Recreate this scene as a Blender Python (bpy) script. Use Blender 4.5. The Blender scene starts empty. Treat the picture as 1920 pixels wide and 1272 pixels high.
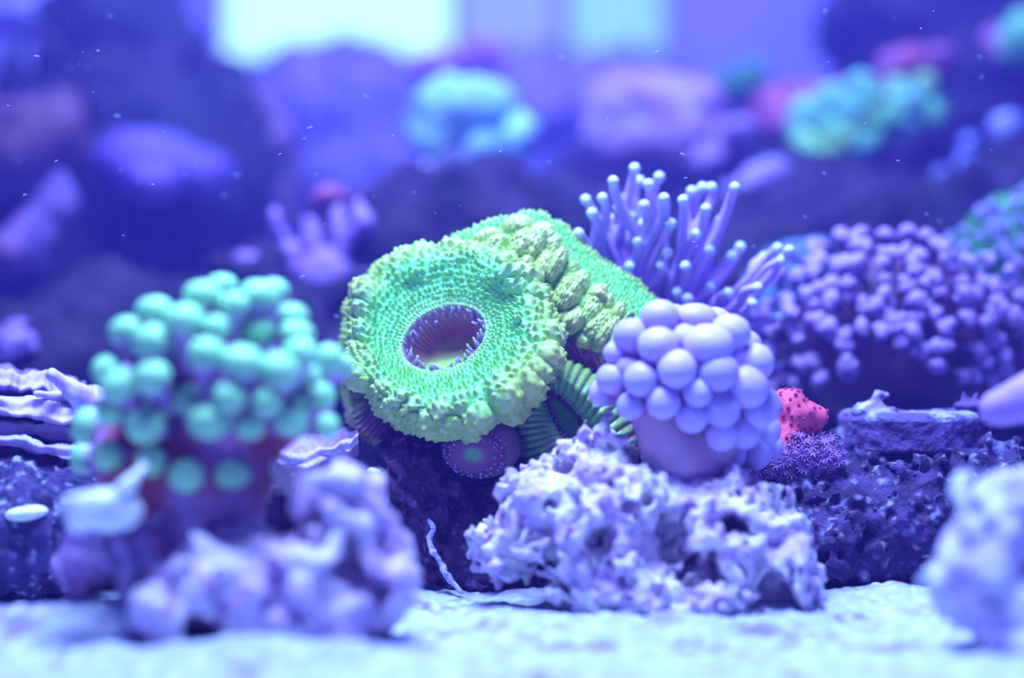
import bpy, math, random
import numpy as np
from mathutils import Vector, Matrix

# ------------------------------------------------------------------ camera, world, lights, exposure
# 1 unit = 10 cm.  Camera stands in front of the tank, lens level, 6.5 cm above the sand.
F = 3583.0                      # focal length in pixels of the 1920 x 1272 frame
CAMZ = 0.65
scene = bpy.context.scene
COL = scene.collection
cd = bpy.data.cameras.new('camera'); cam = bpy.data.objects.new('camera', cd); COL.objects.link(cam)
cam.location = (0, 0, CAMZ); cam.rotation_euler = (math.radians(90), 0, 0)
cd.sensor_width = 36; cd.sensor_fit = 'HORIZONTAL'; cd.lens = 36 * F / 1920
cd.clip_start = 0.05; cd.clip_end = 200
cd.dof.use_dof = True; cd.dof.focus_distance = 4.93; cd.dof.aperture_fstop = 0.41
scene.camera = cam

world = bpy.data.worlds.new('world'); scene.world = world; world.use_nodes = True
bg = world.node_tree.nodes['Background']
bg.inputs[0].default_value = (0.12, 0.07, 1.0, 1); bg.inputs[1].default_value = 0.32

def area(name, loc, aim, sx, sy, power, color):
    l = bpy.data.lights.new(name, 'AREA'); l.shape = 'RECTANGLE'; l.size = sx; l.size_y = sy
    l.energy = power; l.color = color
    o = bpy.data.objects.new(name, l); COL.objects.link(o); o.location = loc
    o.rotation_euler = (Vector(aim) - Vector(loc)).to_track_quat('-Z', 'Y').to_euler()
    return o
area('reef_lamp_front', (-0.2, 3.9, 4.7), (0, 4.7, 0.3), 2.6, 1.2, 980, (0.29, 0.44, 1.0))
area('reef_lamp_rear', (0.2, 8.4, 5.2), (0, 8.6, 0.5), 5.0, 1.6, 580, (0.25, 0.35, 1.0))
area('added_wall_fill', (0.0, 14.2, 5.5), (0, 16, 2.6), 6.0, 0.6, 270, (0.13, 0.15, 1.0))  # added blue fill above the frame, put in only to brighten the back wall

vs = scene.view_settings
vs.view_transform = 'Standard'; vs.look = 'None'; vs.gamma = 1.0; vs.exposure = 0.0
vs.use_curve_mapping = False
scene.cycles.use_denoising = True; scene.cycles.use_light_tree = False
scene.cycles.max_bounces = 4; scene.cycles.diffuse_bounces = 2; scene.cycles.glossy_bounces = 2; scene.cycles.volume_bounces = 0
scene.cycles.adaptive_threshold = 0.03; scene.cycles.caustics_reflective = False; scene.cycles.caustics_refractive = False

rng = np.random.default_rng(7); random.seed(7)

# ------------------------------------------------------------------ helpers
def W(px, py, d):
    return np.array([(px - 960) / F * d, d, CAMZ - (py - 636) / F * d])
def S(px, d): return px * d / F

_perm = np.random.default_rng(11).permutation(256).astype(np.int32); _perm = np.concatenate([_perm, _perm, _perm])
_g = np.random.default_rng(12).normal(size=(256, 3)); _g = (_g / np.linalg.norm(_g, axis=1)[:, None]).astype(np.float32)
_gx, _gy, _gz = [np.ascontiguousarray(_g[:, k]) for k in range(3)]
def perlin(p):
    p = np.asarray(p, np.float32); out = np.empty(len(p), np.float32)
    for s in range(0, len(p), 32768):
        x, y, z = np.ascontiguousarray(p[s:s + 32768].T)
        ix, iy, iz = np.floor(x), np.floor(y), np.floor(z)
        fx, fy, fz = x - ix, y - iy, z - iz
        ix = ix.astype(np.int32) & 255; iy = iy.astype(np.int32) & 255; iz = iz.astype(np.int32) & 255
        wx, wy, wz = [f * f * f * (f * (f * 6 - 15) + 10) for f in (fx, fy, fz)]
        acc = 0
        for dx in (0, 1):
            hx = _perm[ix + dx]; ax = wx if dx else 1 - wx; gx = fx - dx
            for dy in (0, 1):
                hy = _perm[hx + iy + dy]; ay = ax * (wy if dy else 1 - wy); gy = fy - dy
                for dz in (0, 1):
                    h = _perm[hy + iz + dz]
                    acc = acc + ay * (wz if dz else 1 - wz) * (_gx[h] * gx + _gy[h] * gy + _gz[h] * (fz - dz))
        out[s:s + 32768] = acc
    return out * 1.6
def fbm(p, oct=3, gain=0.5):
    a, s, o = 1.0, 0.0, 0
    for k in range(oct):
        o = o + a * perlin(p * 2.03 ** k + 17.3 * k); s += a; a *= gain
    return o / s
def sstep(a, b, x):
    t = np.clip((x - a) / (b - a), 0, 1); return t * t * (3 - 2 * t)
def mixc(a, b, t):
    a = np.asarray(a, float); b = np.asarray(b, float); t = np.asarray(t)[..., None]
    return a * (1 - t) + b * t

def cells(a, b, na=None, jit=0.35, seed=0):
    """distance to the nearest jittered lattice point, and a random number of that point"""
    r = np.random.default_rng(seed).random((512, 512, 3))
    ia = np.floor(a).astype(int); ib = np.floor(b).astype(int)
    best = np.full(a.shape, 9.0); rid = np.zeros(a.shape)
    for da in (-1, 0, 1):
        for db in (-1, 0, 1):
            ca = ia + da; cb = ib + db
            ha = ca % na if na else ca % 512
            rr = r[ha % 512, cb % 512]
            d = np.hypot(a - (ca + .5 + (rr[..., 0] - .5) * 2 * jit), b - (cb + .5 + (rr[..., 1] - .5) * 2 * jit))
            m = d < best
            best = np.where(m, d, best); rid = np.where(m, rr[..., 2], rid)
    return best, rid

def tag(o, label=None, cat=None, group=None, kind=None):
    if label: o['label'] = label
    if cat: o['category'] = cat
    if group: o['group'] = group
    if kind: o['kind'] = kind
    return o
def thing(name, label, cat, loc, group=None):
    o = bpy.data.objects.new(name, None); COL.objects.link(o)
    o.location = Vector([float(x) for x in loc]); o.empty_display_size = 0.05
    return tag(o, label, cat, group)

def make_mesh(name, V, Fc, mat, cols=None, smooth=True):
    me = bpy.data.meshes.new(name)
    V = np.asarray(V, dtype=np.float32)
    if isinstance(Fc, np.ndarray):
        n, k = Fc.shape
        me.vertices.add(len(V)); me.vertices.foreach_set('co', V.ravel())
        me.loops.add(n * k); me.loops.foreach_set('vertex_index', Fc.astype(np.int32).ravel())
        me.polygons.add(n); me.polygons.foreach_set('loop_start', np.arange(0, n * k, k, dtype=np.int32))
        me.update(calc_edges=True)
    else:
        me.from_pydata(V.tolist(), [], Fc)
    if cols is not None:
        at = me.color_attributes.new('Col', 'FLOAT_COLOR', 'POINT')
        c4 = np.ones((len(V), 4), dtype=np.float32); c4[:, :3] = cols
        at.data.foreach_set('color', c4.ravel())
    me.polygons.foreach_set('use_smooth', np.full(len(me.polygons), smooth))
    me.validate()
    me.materials.append(mat)
    return me
def mk(name, V, Fc, mat, cols=None, parent=None, loc=None, smooth=True):
    V = np.asarray(V, float)
    if parent is not None: off = np.array(root_loc(parent))
    else: off = np.array(loc if loc is not None else [V[:, 0].mean(), V[:, 1].mean(), V[:, 2].min()])
    me = make_mesh(name, V - off, Fc, mat, cols, smooth)
    o = bpy.data.objects.new(name, me); COL.objects.link(o)
    if parent is not None: o.parent = parent
    else: o.location = [float(x) for x in off]
    return o
def root_loc(o):
    v = Vector((0, 0, 0))
    while o is not None: v = v + o.location; o = o.parent
    return v
def inst(name, me, parent, loc, rot=None, scale=(1, 1, 1)):
    """a part that shares its mesh with its like; loc in world space"""
    o = bpy.data.objects.new(name, me); COL.objects.link(o); o.parent = parent
    l = Vector([float(x) for x in loc]) - root_loc(parent)
    o.location = l
    if rot is not None: o.rotation_mode = 'QUATERNION'; o.rotation_quaternion = rot
    o.scale = [float(s) for s in scale]
    return o
def zrot(d):
    return Vector([float(x) for x in d]).to_track_quat('Z', 'Y')

def surface_nets(f, o, h):
    s = (f < 0)
    nx, ny, nz = f.shape
    cx, cy, cz = nx - 1, ny - 1, nz - 1
    corners = [(a, b, c) for a in (0, 1) for b in (0, 1) for c in (0, 1)]
    cnt = np.zeros((cx, cy, cz), int)
    for a, b, c in corners: cnt += s[a:a + cx, b:b + cy, c:c + cz]
    act = (cnt > 0) & (cnt < 8)
    I = np.argwhere(act)
    idx = -np.ones((cx, cy, cz), int); idx[act] = np.arange(len(I))
    acc = np.zeros((len(I), 3)); n = np.zeros(len(I))
    for a, b, c in corners:
        for ax in range(3):
            if (a, b, c)[ax]: continue
            e = [a, b, c]; e[ax] = 1
            f0 = f[I[:, 0] + a, I[:, 1] + b, I[:, 2] + c]; f1 = f[I[:, 0] + e[0], I[:, 1] + e[1], I[:, 2] + e[2]]
            m = (f0 < 0) != (f1 < 0)
            t = np.where(m, f0 / np.where(m, f0 - f1, 1), 0)
            p = np.tile(np.array([a, b, c], float), (len(I), 1)); p[:, ax] += t
            acc[m] += p[m]; n[m] += 1
    V = (I + acc / n[:, None]) * h + o
    quads = []
    for ax in range(3):
        sl0 = [slice(1, -1)] * 3; sl1 = [slice(1, -1)] * 3
        sl0[ax] = slice(0, -1); sl1[ax] = slice(1, None)
        a0 = s[tuple(sl0)]; a1 = s[tuple(sl1)]
        E = np.argwhere(a0 != a1); off = np.array([1, 1, 1]); off[ax] = 0
        inside = a0[tuple(E.T)]
        E = E + off
        u, v = (ax + 1) % 3, (ax + 2) % 3
        q = []
        for du, dv in ((-1, -1), (0, -1), (0, 0), (-1, 0)):
            c = E.copy(); c[:, u] += du; c[:, v] += dv; q.append(idx[tuple(c.T)])
        q = np.stack(q, 1); q[~inside] = q[~inside][:, ::-1]
        quads.append(q)
    Q = np.concatenate(quads); Q = Q[(Q >= 0).all(1)]
    return V, Q

def sdf_shape(ells, caps=(), k=0.05, h=0.02, disp=None, band=0.2, holes=()):
    """ells: (centre, radii); caps: (a, b, ra, rb).  disp(p) is added to the distance near the surface."""
    lo, hi = [], []
    for c, r in ells: lo.append(np.array(c) - r); hi.append(np.array(c) + r)
    for a, b, ra, rb in caps:
        R = max(ra, rb); lo.append(np.minimum(a, b) - R); hi.append(np.maximum(a, b) + R)
    lo = np.min(lo, 0) - band * .6 - 3 * h; hi = np.max(hi, 0) + band * .6 + 3 * h
    n = np.ceil((hi - lo) / h).astype(int) + 1
    ax = [lo[i] + h * np.arange(n[i]) for i in range(3)]
    P = np.stack(np.meshgrid(*ax, indexing='ij'), -1).reshape(-1, 3)
    f = np.full(len(P), 1e3)
    def un(f, d):
        m = np.clip(.5 + .5 * (d - f) / k, 0, 1)
        return np.where(f > 900, d, d * (1 - m) + f * m - k * m * (1 - m))
    for c, r in ells:
        q = P - np.array(c); r = np.array(r, float)
        k0 = np.linalg.norm(q / r, axis=1); k1 = np.linalg.norm(q / r ** 2, axis=1) + 1e-9
        f = un(f, k0 * (k0 - 1) / k1)
    for a, b, ra, rb in caps:
        a = np.array(a, float); b = np.array(b, float); ab = b - a
        t = np.clip(((P - a) @ ab) / (ab @ ab), 0, 1)
        f = un(f, np.linalg.norm(P - a - t[:, None] * ab, axis=1) - (ra + (rb - ra) * t))
    for c, r in holes:
        q = P - np.array(c); r = np.array(r, float)
        k0 = np.linalg.norm(q / r, axis=1); k1 = np.linalg.norm(q / r ** 2, axis=1) + 1e-9
        f = np.maximum(f, -(k0 * (k0 - 1) / k1))
    if disp is not None:
        m = np.abs(f) < band
        f[m] += disp(P[m])
    V, Q = surface_nets(f.reshape(n), lo, h)
    return V, Q

def keep_largest(V, Q):
    """drops the loose crumbs that the noise cuts off"""
    L = np.arange(len(V))
    for _ in range(200):
        m = L[Q].min(1); N = L.copy()
        for k in range(4): np.minimum.at(N, Q[:, k], m)
        N = N[N]; N = N[N]
        if (N == L).all(): break
        L = N
    b = np.bincount(L); k = L == b.argmax()
    new = np.cumsum(k) - 1
    return V[k], new[Q[k[Q[:, 0]]]]

def catmull(C, m, closed=False):
    """C (K, ...) -> (m, ...) along axis 0"""
    C = np.asarray(C, float); K = len(C)
    t = np.linspace(0, K if closed else K - 1, m, endpoint=not closed)
    i = np.floor(t).astype(int)
    if not closed: i = np.minimum(i, K - 2)
    u = (t - i).reshape((-1,) + (1,) * (C.ndim - 1))
    g = (lambda j: C[j % K]) if closed else (lambda j: C[np.clip(j, 0, K - 1)])
    p0, p1, p2, p3 = g(i - 1), g(i), g(i + 1), g(i + 2)
    return .5 * (2 * p1 + (p2 - p0) * u + (2 * p0 - 5 * p1 + 4 * p2 - p3) * u * u + (3 * p1 - p0 - 3 * p2 + p3) * u ** 3)
def grid_faces(nu, nv, closed_u):
    I = np.arange(nu * nv).reshape(nv, nu)
    if closed_u: J = np.roll(I, -1, 1); a, b = I, J
    else: a, b = I[:, :-1], I[:, 1:]
    return np.stack([a[:-1], b[:-1], b[1:], a[1:]], -1).reshape(-1, 4)
def loft(rows, nu, nv, closed_u=False):
    """rows: (R, K, 3) control grid -> P (nv, nu, 3), normals"""
    R = np.stack([catmull(r, nu, closed_u) for r in rows]); P = catmull(R, nv)
    return P, normals(P, closed_u)
def normals(P, closed_u):
    if closed_u: du = np.roll(P, -1, 1) - np.roll(P, 1, 1)
    else: du = np.gradient(P, axis=1)
    dv = np.gradient(P, axis=0)
    N = np.cross(du, dv); N /= np.linalg.norm(N, axis=-1, keepdims=True) + 1e-12
    return N
def uvgrid(nu, nv, closed_u=False):
    u = np.linspace(0, 1, nu, endpoint=not closed_u); v = np.linspace(0, 1, nv)
    return np.meshgrid(u, v)
def tube(path, rad, n=8, m=14, cap=True, colf=None):
    """tube along a smoothed path; rad scalar or list. returns V, F, t"""
    P = catmull(path, m); r = np.interp(np.linspace(0, 1, m), np.linspace(0, 1, len(np.atleast_1d(rad))), np.atleast_1d(rad)) if np.size(rad) > 1 else np.full(m, float(rad))
    T = np.gradient(P, axis=0); T /= np.linalg.norm(T, axis=1)[:, None] + 1e-12
    up = np.array([0.13, 0.31, 0.94]); A = np.cross(T, up); A /= np.linalg.norm(A, axis=1)[:, None] + 1e-9
    B = np.cross(T, A)
    th = np.linspace(0, 2 * np.pi, n, endpoint=False)
    V = P[:, None] + r[:, None, None] * (np.cos(th)[None, :, None] * A[:, None] + np.sin(th)[None, :, None] * B[:, None])
    V = V.reshape(-1, 3); Fc = grid_faces(n, m, True)
    V = np.concatenate([V, P[:1], P[-1:]]); t = np.concatenate([np.repeat(np.linspace(0, 1, m), n), [0, 1]])
    a = np.arange(n); b = (a + 1) % n
    c0 = np.stack([b, a, np.full(n, m * n), np.full(n, m * n)], 1)
    c1 = np.stack([a + (m - 1) * n, b + (m - 1) * n, np.full(n, m * n + 1), np.full(n, m * n + 1)], 1)
    F3 = [tuple(q) for q in Fc] + [tuple(q[:3]) for q in c0] + [tuple(q[:3]) for q in c1]
    return V, F3, t
def lathe(prof, n=16):
    """prof: list of (r, z) from bottom pole to top pole (poles r = 0)"""
    V = [(0, 0, prof[0][1])]; Fc = []
    for r, z in prof[1:-1]:
        for i in range(n):
            a = 2 * math.pi * i / n; V.append((r * math.cos(a), r * math.sin(a), z))
    V.append((0, 0, prof[-1][1])); m = len(prof) - 2
    for i in range(n):
        j = (i + 1) % n
        Fc.append((0, 1 + j, 1 + i)); Fc.append((1 + (m - 1) * n + i, 1 + (m - 1) * n + j, len(V) - 1))
        for k in range(m - 1): Fc.append((1 + k * n + i, 1 + k * n + j, 1 + (k + 1) * n + j, 1 + (k + 1) * n + i))
    return np.array(V, float), Fc

# ------------------------------------------------------------------ materials
def material(name, color=None, rough=0.55, bump=0.0, bscale=40, spec=0.3, var=None, vscale=10, coat=0.0, emit=None, sss=0.0, rnd=0.0):
    m = bpy.data.materials.new(name); m.use_nodes = True
    nt = m.node_tree; b = nt.nodes['Principled BSDF']
    b.inputs['Roughness'].default_value = rough
    b.inputs['Specular IOR Level'].default_value = spec
    if coat: b.inputs['Coat Weight'].default_value = coat; b.inputs['Coat Roughness'].default_value = 0.25
    if sss:
        b.inputs['Subsurface Weight'].default_value = sss; b.inputs['Subsurface Radius'].default_value = (0.5, 0.6, 1.0)
        b.inputs['Subsurface Scale'].default_value = 0.03
    if color is None:
        a = nt.nodes.new('ShaderNodeAttribute'); a.attribute_name = 'Col'; src = a.outputs['Color']
    else:
        a = nt.nodes.new('ShaderNodeRGB'); a.outputs[0].default_value = (*color, 1); src = a.outputs[0]
    tc = nt.nodes.new('ShaderNodeTexCoord')
    if var is not None:
        nz = nt.nodes.new('ShaderNodeTexNoise'); nz.inputs['Scale'].default_value = vscale; nz.inputs['Detail'].default_value = 5
        nt.links.new(tc.outputs['Object'], nz.inputs['Vector'])
        rp = nt.nodes.new('ShaderNodeValToRGB'); rp.color_ramp.elements[0].position = 0.42; rp.color_ramp.elements[1].position = 0.62
        nt.links.new(nz.outputs['Fac'], rp.inputs['Fac'])
        mx = nt.nodes.new('ShaderNodeMix'); mx.data_type = 'RGBA'
        nt.links.new(rp.outputs['Color'], mx.inputs['Factor']); nt.links.new(src, mx.inputs['A'])
        mx.inputs['B'].default_value = (*var, 1); src = mx.outputs['Result']
    if rnd:
        oi = nt.nodes.new('ShaderNodeObjectInfo'); hs = nt.nodes.new('ShaderNodeHueSaturation')
        mr = nt.nodes.new('ShaderNodeMapRange'); mr.inputs['To Min'].default_value = 1 - rnd; mr.inputs['To Max'].default_value = 1 + rnd
        nt.links.new(oi.outputs['Random'], mr.inputs['Value']); nt.links.new(mr.outputs[0], hs.inputs['Value'])
        nt.links.new(src, hs.inputs['Color']); src = hs.outputs['Color']
    nt.links.new(src, b.inputs['Base Color'])
    if emit:
        b.inputs['Emission Color'].default_value = (*emit[0], 1); b.inputs['Emission Strength'].default_value = emit[1]
    if bump:
        nz = nt.nodes.new('ShaderNodeTexNoise'); nz.inputs['Scale'].default_value = bscale; nz.inputs['Detail'].default_value = 6
        nt.links.new(tc.outputs['Object'], nz.inputs['Vector'])
        bp = nt.nodes.new('ShaderNodeBump'); bp.inputs['Strength'].default_value = bump; bp.inputs['Distance'].default_value = 0.02
        nt.links.new(nz.outputs['Fac'], bp.inputs['Height']); nt.links.new(bp.outputs['Normal'], b.inputs['Normal'])
    return m

M_rock = material('rock', None, 0.85, 0.8, 60)
M_flesh = material('coral_flesh', None, 0.42, 0.12, 160, spec=0.4, coat=0.15)
M_bulb = material('bubble_skin', None, 0.45, 0.0, spec=0.35, coat=0.1, rnd=0.10)
M_soft = material('soft_coral_skin', None, 0.6, 0.15, 60, rnd=0.06)
M_sand = material('sand', None, 0.9, 0.6, 60)
M_pearl = material('tentacle_pearl', (0.62, 0.62, 0.95), 0.35)
M_wall = material('room_wall', (0.55, 0.5, 0.9), 0.9)
M_shell = material('shell_white', (0.85, 0.92, 0.9), 0.5, 0.3, 40)
M_snow = material('drifting_flake', (0.45, 0.5, 0.8), 0.6)

# ------------------------------------------------------------------ the setting: water, back wall and windows, sand
def box(x0, x1, y0, y1, z0, z1):
    V = np.array([(x, y, z) for z in (z0, z1) for y in (y0, y1) for x in (x0, x1)], float)
    Fc = [(0, 2, 3, 1), (4, 5, 7, 6), (0, 1, 5, 4), (2, 6, 7, 3), (0, 4, 6, 2), (1, 3, 7, 5)]
    return V, Fc
mw = bpy.data.materials.new('tank_water'); mw.use_nodes = True
nt = mw.node_tree; nt.nodes.clear()
out = nt.nodes.new('ShaderNodeOutputMaterial'); vsn = nt.nodes.new('ShaderNodeVolumeScatter')
vsn.inputs['Color'].default_value = (0.16, 0.12, 1.0, 1); vsn.inputs['Density'].default_value = 0.047
vsn.inputs['Anisotropy'].default_value = 0.0
nt.links.new(vsn.outputs[0], out.inputs['Volume'])
o = mk('water', *box(-7, 7, 2.7, 13.0, -0.2, 4.3), mw, smooth=False); tag(o, 'hazy blue aquarium water filling the tank', 'water', kind='structure')

WY = 16.0
def wall_rect(px0, px1, py0, py1):
    a = W(px0, py1, WY); b = W(px1, py0, WY); return a[0], b[0], a[2], b[2]
o = mk('wall_back', *box(-14, 14, WY + .05, WY + .3, -2, 9), M_wall, smooth=False); tag(o, 'blue lit room wall behind the tank', 'wall', kind='structure')
def window(name, px0, px1, py0, py1, col, st, label):
    x0, x1, z0, z1 = wall_rect(px0, px1, py0, py1)
    t = thing(name, label, 'window', (0.5 * (x0 + x1), WY, z0)); t['kind'] = 'structure'
    m = material('window_light', (0.05, 0.05, 0.05), 0.8, emit=(col, st))
    mk('pane', *box(x0, x1, WY - .02, WY + .04, z0, z1), m, parent=t, smooth=False)
    w = .07
    for nm, a in (('frame_side', (x0 - w, x0, z0 - w, z1 + w)), ('frame_side', (x1, x1 + w, z0 - w, z1 + w)), ('frame_rail', (x0, x1, z0 - w, z0)), ('frame_rail', (x0, x1, z1, z1 + w))):
        mk(nm, *box(a[0], a[1], WY - .06, WY + .04, a[2], a[3]), M_wall, parent=t, smooth=False)
window('window_1', 425, 842, -340, 108, (0.48, 1.0, 1.0), 1.5, 'widest and brightest window, glowing white and cyan')
window('window_2', 868, 1036, -340, 92, (0.25, 0.36, 1.0), 1.15, 'dim pale blue window in the middle of the three')
window('window_3', 1072, 1240, -340, 95, (0.24, 0.62, 1.0), 1.15, 'narrow light blue window, rightmost of the three')

# sand
nx, ny = 420, 300
xs = np.linspace(-2.2, 2.2, nx); ys = np.concatenate([np.linspace(2.9, 5.6, 230), np.linspace(5.65, 12.5, 70)])
X, Y = np.meshgrid(xs, ys); p = np.stack([X.ravel(), Y.ravel(), np.zeros(X.size)], 1)
Z = 0.045 * fbm(p * 1.6 + 3, 3) + 0.020 * fbm(p * 9, 3) + 0.010 * np.abs(perlin(p * 28))
for bx_, by_, sx_, sy_, hh in ((-0.92, 4.20, .34, .22, .085), (0.38, 4.30, .45, .10, .012), (-0.50, 3.84, .30, .08, .03), (1.02, 3.72, .2, .08, .03), (0.95, 4.7, .35, .15, .03), (-0.15, 4.75, .35, .12, .0)):
    Z += hh * np.exp(-((p[:, 0] - bx_) / sx_) ** 2 - ((p[:, 1] - by_) / sy_) ** 2)
sc_ = mixc((0.45, 0.50, 0.68), (0.26, 0.20, 0.54), sstep(-0.05, 0.4, fbm(p * 7 + 9, 3)))
sc_ = mixc(sc_, (0.64, 0.72, 0.80), sstep(0.05, 0.5, perlin(p * 30 + 5)))
V = p.copy(); V[:, 2] = Z
o = mk('sand_bed', V, grid_faces(nx, ny, False), M_sand, sc_, loc=(0, 4, 0)); tag(o, 'white coarse sand covering the tank bottom', 'sand', kind='structure')

# ------------------------------------------------------------------ rocks
def rock(name, label, ells, h, c0, c1, c2=None, lumps=(5, .05, 16, .02, 40, .006), pits=0.0, seed=0, group=None, cat='rock', k=0.08, mat=None, caps=(), dots=0.0, cf=9, holes=()):
    E = [(W(px, py, d), np.array([S(rx, d), dr, S(ry, d)])) for px, py, d, rx, ry, dr in ells]
    C = [(W(*a), W(*b), S(ra, a[2]), S(rb, b[2])) for a, b, ra, rb in caps]
    H = [(W(px, py, d), np.array([S(rx, d), dr, S(ry, d)])) for px, py, d, rx, ry, dr in holes]
    sd = 31.7 * (seed + 1)
    def disp(p):
        q = p + sd
        d = -lumps[1] * fbm(q * lumps[0], 2) - lumps[3] * (1.2 * np.abs(perlin(q * lumps[2])) - .3)
        if lumps[5]: d = d - lumps[5] * perlin(q * lumps[4])
        if pits: d = d + pits * sstep(.12, .45, perlin(q * lumps[2] * .8 + 50))
        return d
    V, Q = sdf_shape(E, C, k, h, disp, band=1.25 * (lumps[1] + lumps[3] + lumps[5] + pits) + 2 * h, holes=H)
    V, Q = keep_largest(V, Q)
    q = V + sd
    col = mixc(c0, c1, sstep(-.25, .35, fbm(q * cf, 3)))
    if c2 is not None: col = mixc(col, c2, sstep(.22, .5, fbm(q * cf * 1.9 + 40, 3)))
    if dots: col = mixc(col, (0.7, 0.72, 0.9), dots * sstep(.45, .6, perlin(q * 45 + 7)))
    o = mk(name, V, Q, mat or M_rock, col)
    return tag(o, label, cat, group)

PALE = ((0.60, 0.45, 0.75), (0.90, 0.84, 0.92), (0.22, 0.07, 0.30))
rock('live_rock', 'pale lavender knobbly rock carrying the lilac bubble coral',
     [(955, 1025, 4.66, 76, 56, .13), (1040, 955, 4.66, 95, 85, .16), (1125, 880, 4.69, 66, 76, .13), (1150, 1010, 4.62, 150, 115, .2), (1240, 935, 4.69, 110, 66, .17),
      (1350, 960, 4.69, 110, 86, .19), (1300, 1030, 4.64, 180, 105, .22), (1425, 1050, 4.66, 95, 100, .18), (1310, 1120, 4.56, 190, 55, .18), (1140, 1110, 4.56, 90, 45, .13)],
     0.0062, *PALE, lumps=(6, .050, 18, .050, 48, .018), pits=.075, seed=1, k=.035, cf=15,
     holes=[(1262, 1010, 4.46, 46, 60, .14), (1335, 1070, 4.46, 60, 40, .12), (1375, 985, 4.48, 40, 34, .10), (1120, 1010, 4.48, 26, 22, .08), (1020, 1095, 4.54, 60, 26, .12), (1440, 1110, 4.48, 34, 44, .1)])
MAUV = ((0.54, 0.40, 0.70), (0.78, 0.70, 0.86), (0.30, 0.13, 0.42))
rock('live_rock', 'mauve blurred rock with a dark hollow beside the green-tipped bubble coral',
     [(650, 975, 4.10, 100, 85, .16), (600, 1080, 4.05, 150, 90, .2), (470, 1080, 4.04, 140, 90, .18), (360, 1130, 4.02, 110, 70, .15), (520, 1160, 4.02, 180, 50, .16), (710, 1090, 4.08, 50, 90, .1)],
     .009, *MAUV, lumps=(5, .06, 12, .045, 30, .012), pits=.06, seed=2, k=.05, holes=[(665, 1100, 3.88, 62, 48, .12), (590, 975, 3.95, 30, 24, .08), (440, 1030, 3.86, 34, 30, .08)])
rock('live_rock', 'violet shaded rock directly under the green-tipped bubble coral',
     [(280, 1020, 4.30, 150, 90, .18), (400, 975, 4.30, 100, 80, .15), (200, 1050, 4.30, 80, 60, .14)],
     .011, (0.46, 0.35, 0.68), (0.30, 0.12, 0.32), (0.60, 0.54, 0.82), lumps=(5, .05, 13, .035, 32, .008), pits=.04, seed=3, k=.06)
rock('live_rock', 'white cyan-tinted nubbly rock cut off by the right picture edge',
     [(1880, 1080, 3.93, 125, 120, .17), (1885, 950, 3.96, 85, 75, .15), (1960, 1160, 3.9, 140, 90, .2)],
     .009, (0.66, 0.66, 0.84), (0.50, 0.42, 0.76), (0.80, 0.84, 0.90), lumps=(6, .045, 13, .045, 34, .010), pits=.04, seed=4, k=.05)
DARK = ((0.050, 0.015, 0.050), (0.13, 0.055, 0.15))
rock('live_rock', 'dark purple crusty rock that the green coral grows on',
     [(880, 1010, 5.15, 200, 130, .22), (760, 880, 5.04, 66, 62, .11), (900, 930, 5.22, 150, 90, .16), (1000, 960, 5.3, 170, 140, .2), (1250, 890, 5.66, 165, 180, .26), (600, 980, 5.42, 170, 110, .2)],
     .0085, *DARK, (0.26, 0.18, 0.40), lumps=(6, .045, 18, .036, 50, .022), pits=.03, seed=5, dots=.12, cf=14)
rock('live_rock', 'dark blue rock sprinkled with white flecks, below the plating coral',
     [(60, 1000, 4.85, 170, 120, .25), (150, 930, 4.95, 90, 60, .18), (-40, 940, 4.9, 150, 100, .2)],
     .011, (0.025, 0.016, 0.08), (0.07, 0.05, 0.18), (0.28, 0.26, 0.54), lumps=(5, .04, 16, .028, 40, .010), seed=6, dots=.5, cf=16)
rock('live_rock', 'dark speckled rock slope beneath the flat frag disc',
     [(1560, 1010, 5.05, 190, 120, .25), (1700, 970, 5.1, 200, 120, .28), (1500, 890, 5.12, 110, 62, .16), (1640, 905, 5.15, 150, 50, .2), (1830, 920, 5.1, 140, 90, .2), (1710, 930, 5.72, 215, 140, .3)],
     .0105, (0.03, 0.014, 0.07), (0.08, 0.05, 0.18), (0.26, 0.22, 0.52), lumps=(5, .05, 16, .040, 48, .022), pits=.03, seed=7, dots=.4, cf=12)
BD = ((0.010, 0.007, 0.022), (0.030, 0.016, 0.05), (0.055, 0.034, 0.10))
def brock(label, ells, seed, cols=BD, h=.045, **kw):
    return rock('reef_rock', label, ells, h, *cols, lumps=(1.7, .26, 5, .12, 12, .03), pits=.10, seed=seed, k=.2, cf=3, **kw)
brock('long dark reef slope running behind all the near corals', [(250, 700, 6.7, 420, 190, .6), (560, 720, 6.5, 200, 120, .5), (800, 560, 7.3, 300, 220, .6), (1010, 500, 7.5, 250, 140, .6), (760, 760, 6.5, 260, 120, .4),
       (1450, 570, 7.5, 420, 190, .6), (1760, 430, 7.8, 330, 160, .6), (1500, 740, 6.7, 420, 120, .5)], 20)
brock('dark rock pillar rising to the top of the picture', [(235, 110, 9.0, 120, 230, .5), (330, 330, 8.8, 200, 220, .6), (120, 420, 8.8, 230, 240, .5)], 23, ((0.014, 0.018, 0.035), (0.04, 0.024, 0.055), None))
brock('long violet reef ridge under the bright windows', [(620, 215, 11.8, 260, 95, .6), (900, 200, 11.9, 260, 80, .6), (1160, 215, 11.9, 240, 95, .5), (480, 330, 11.7, 200, 130, .5), (760, 330, 11.7, 300, 140, .5), (760, 640, 11.75, 430, 240, .5)], 24, ((0.22, 0.17, 0.62), (0.36, 0.26, 0.80), (0.15, 0.11, 0.45)))
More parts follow.
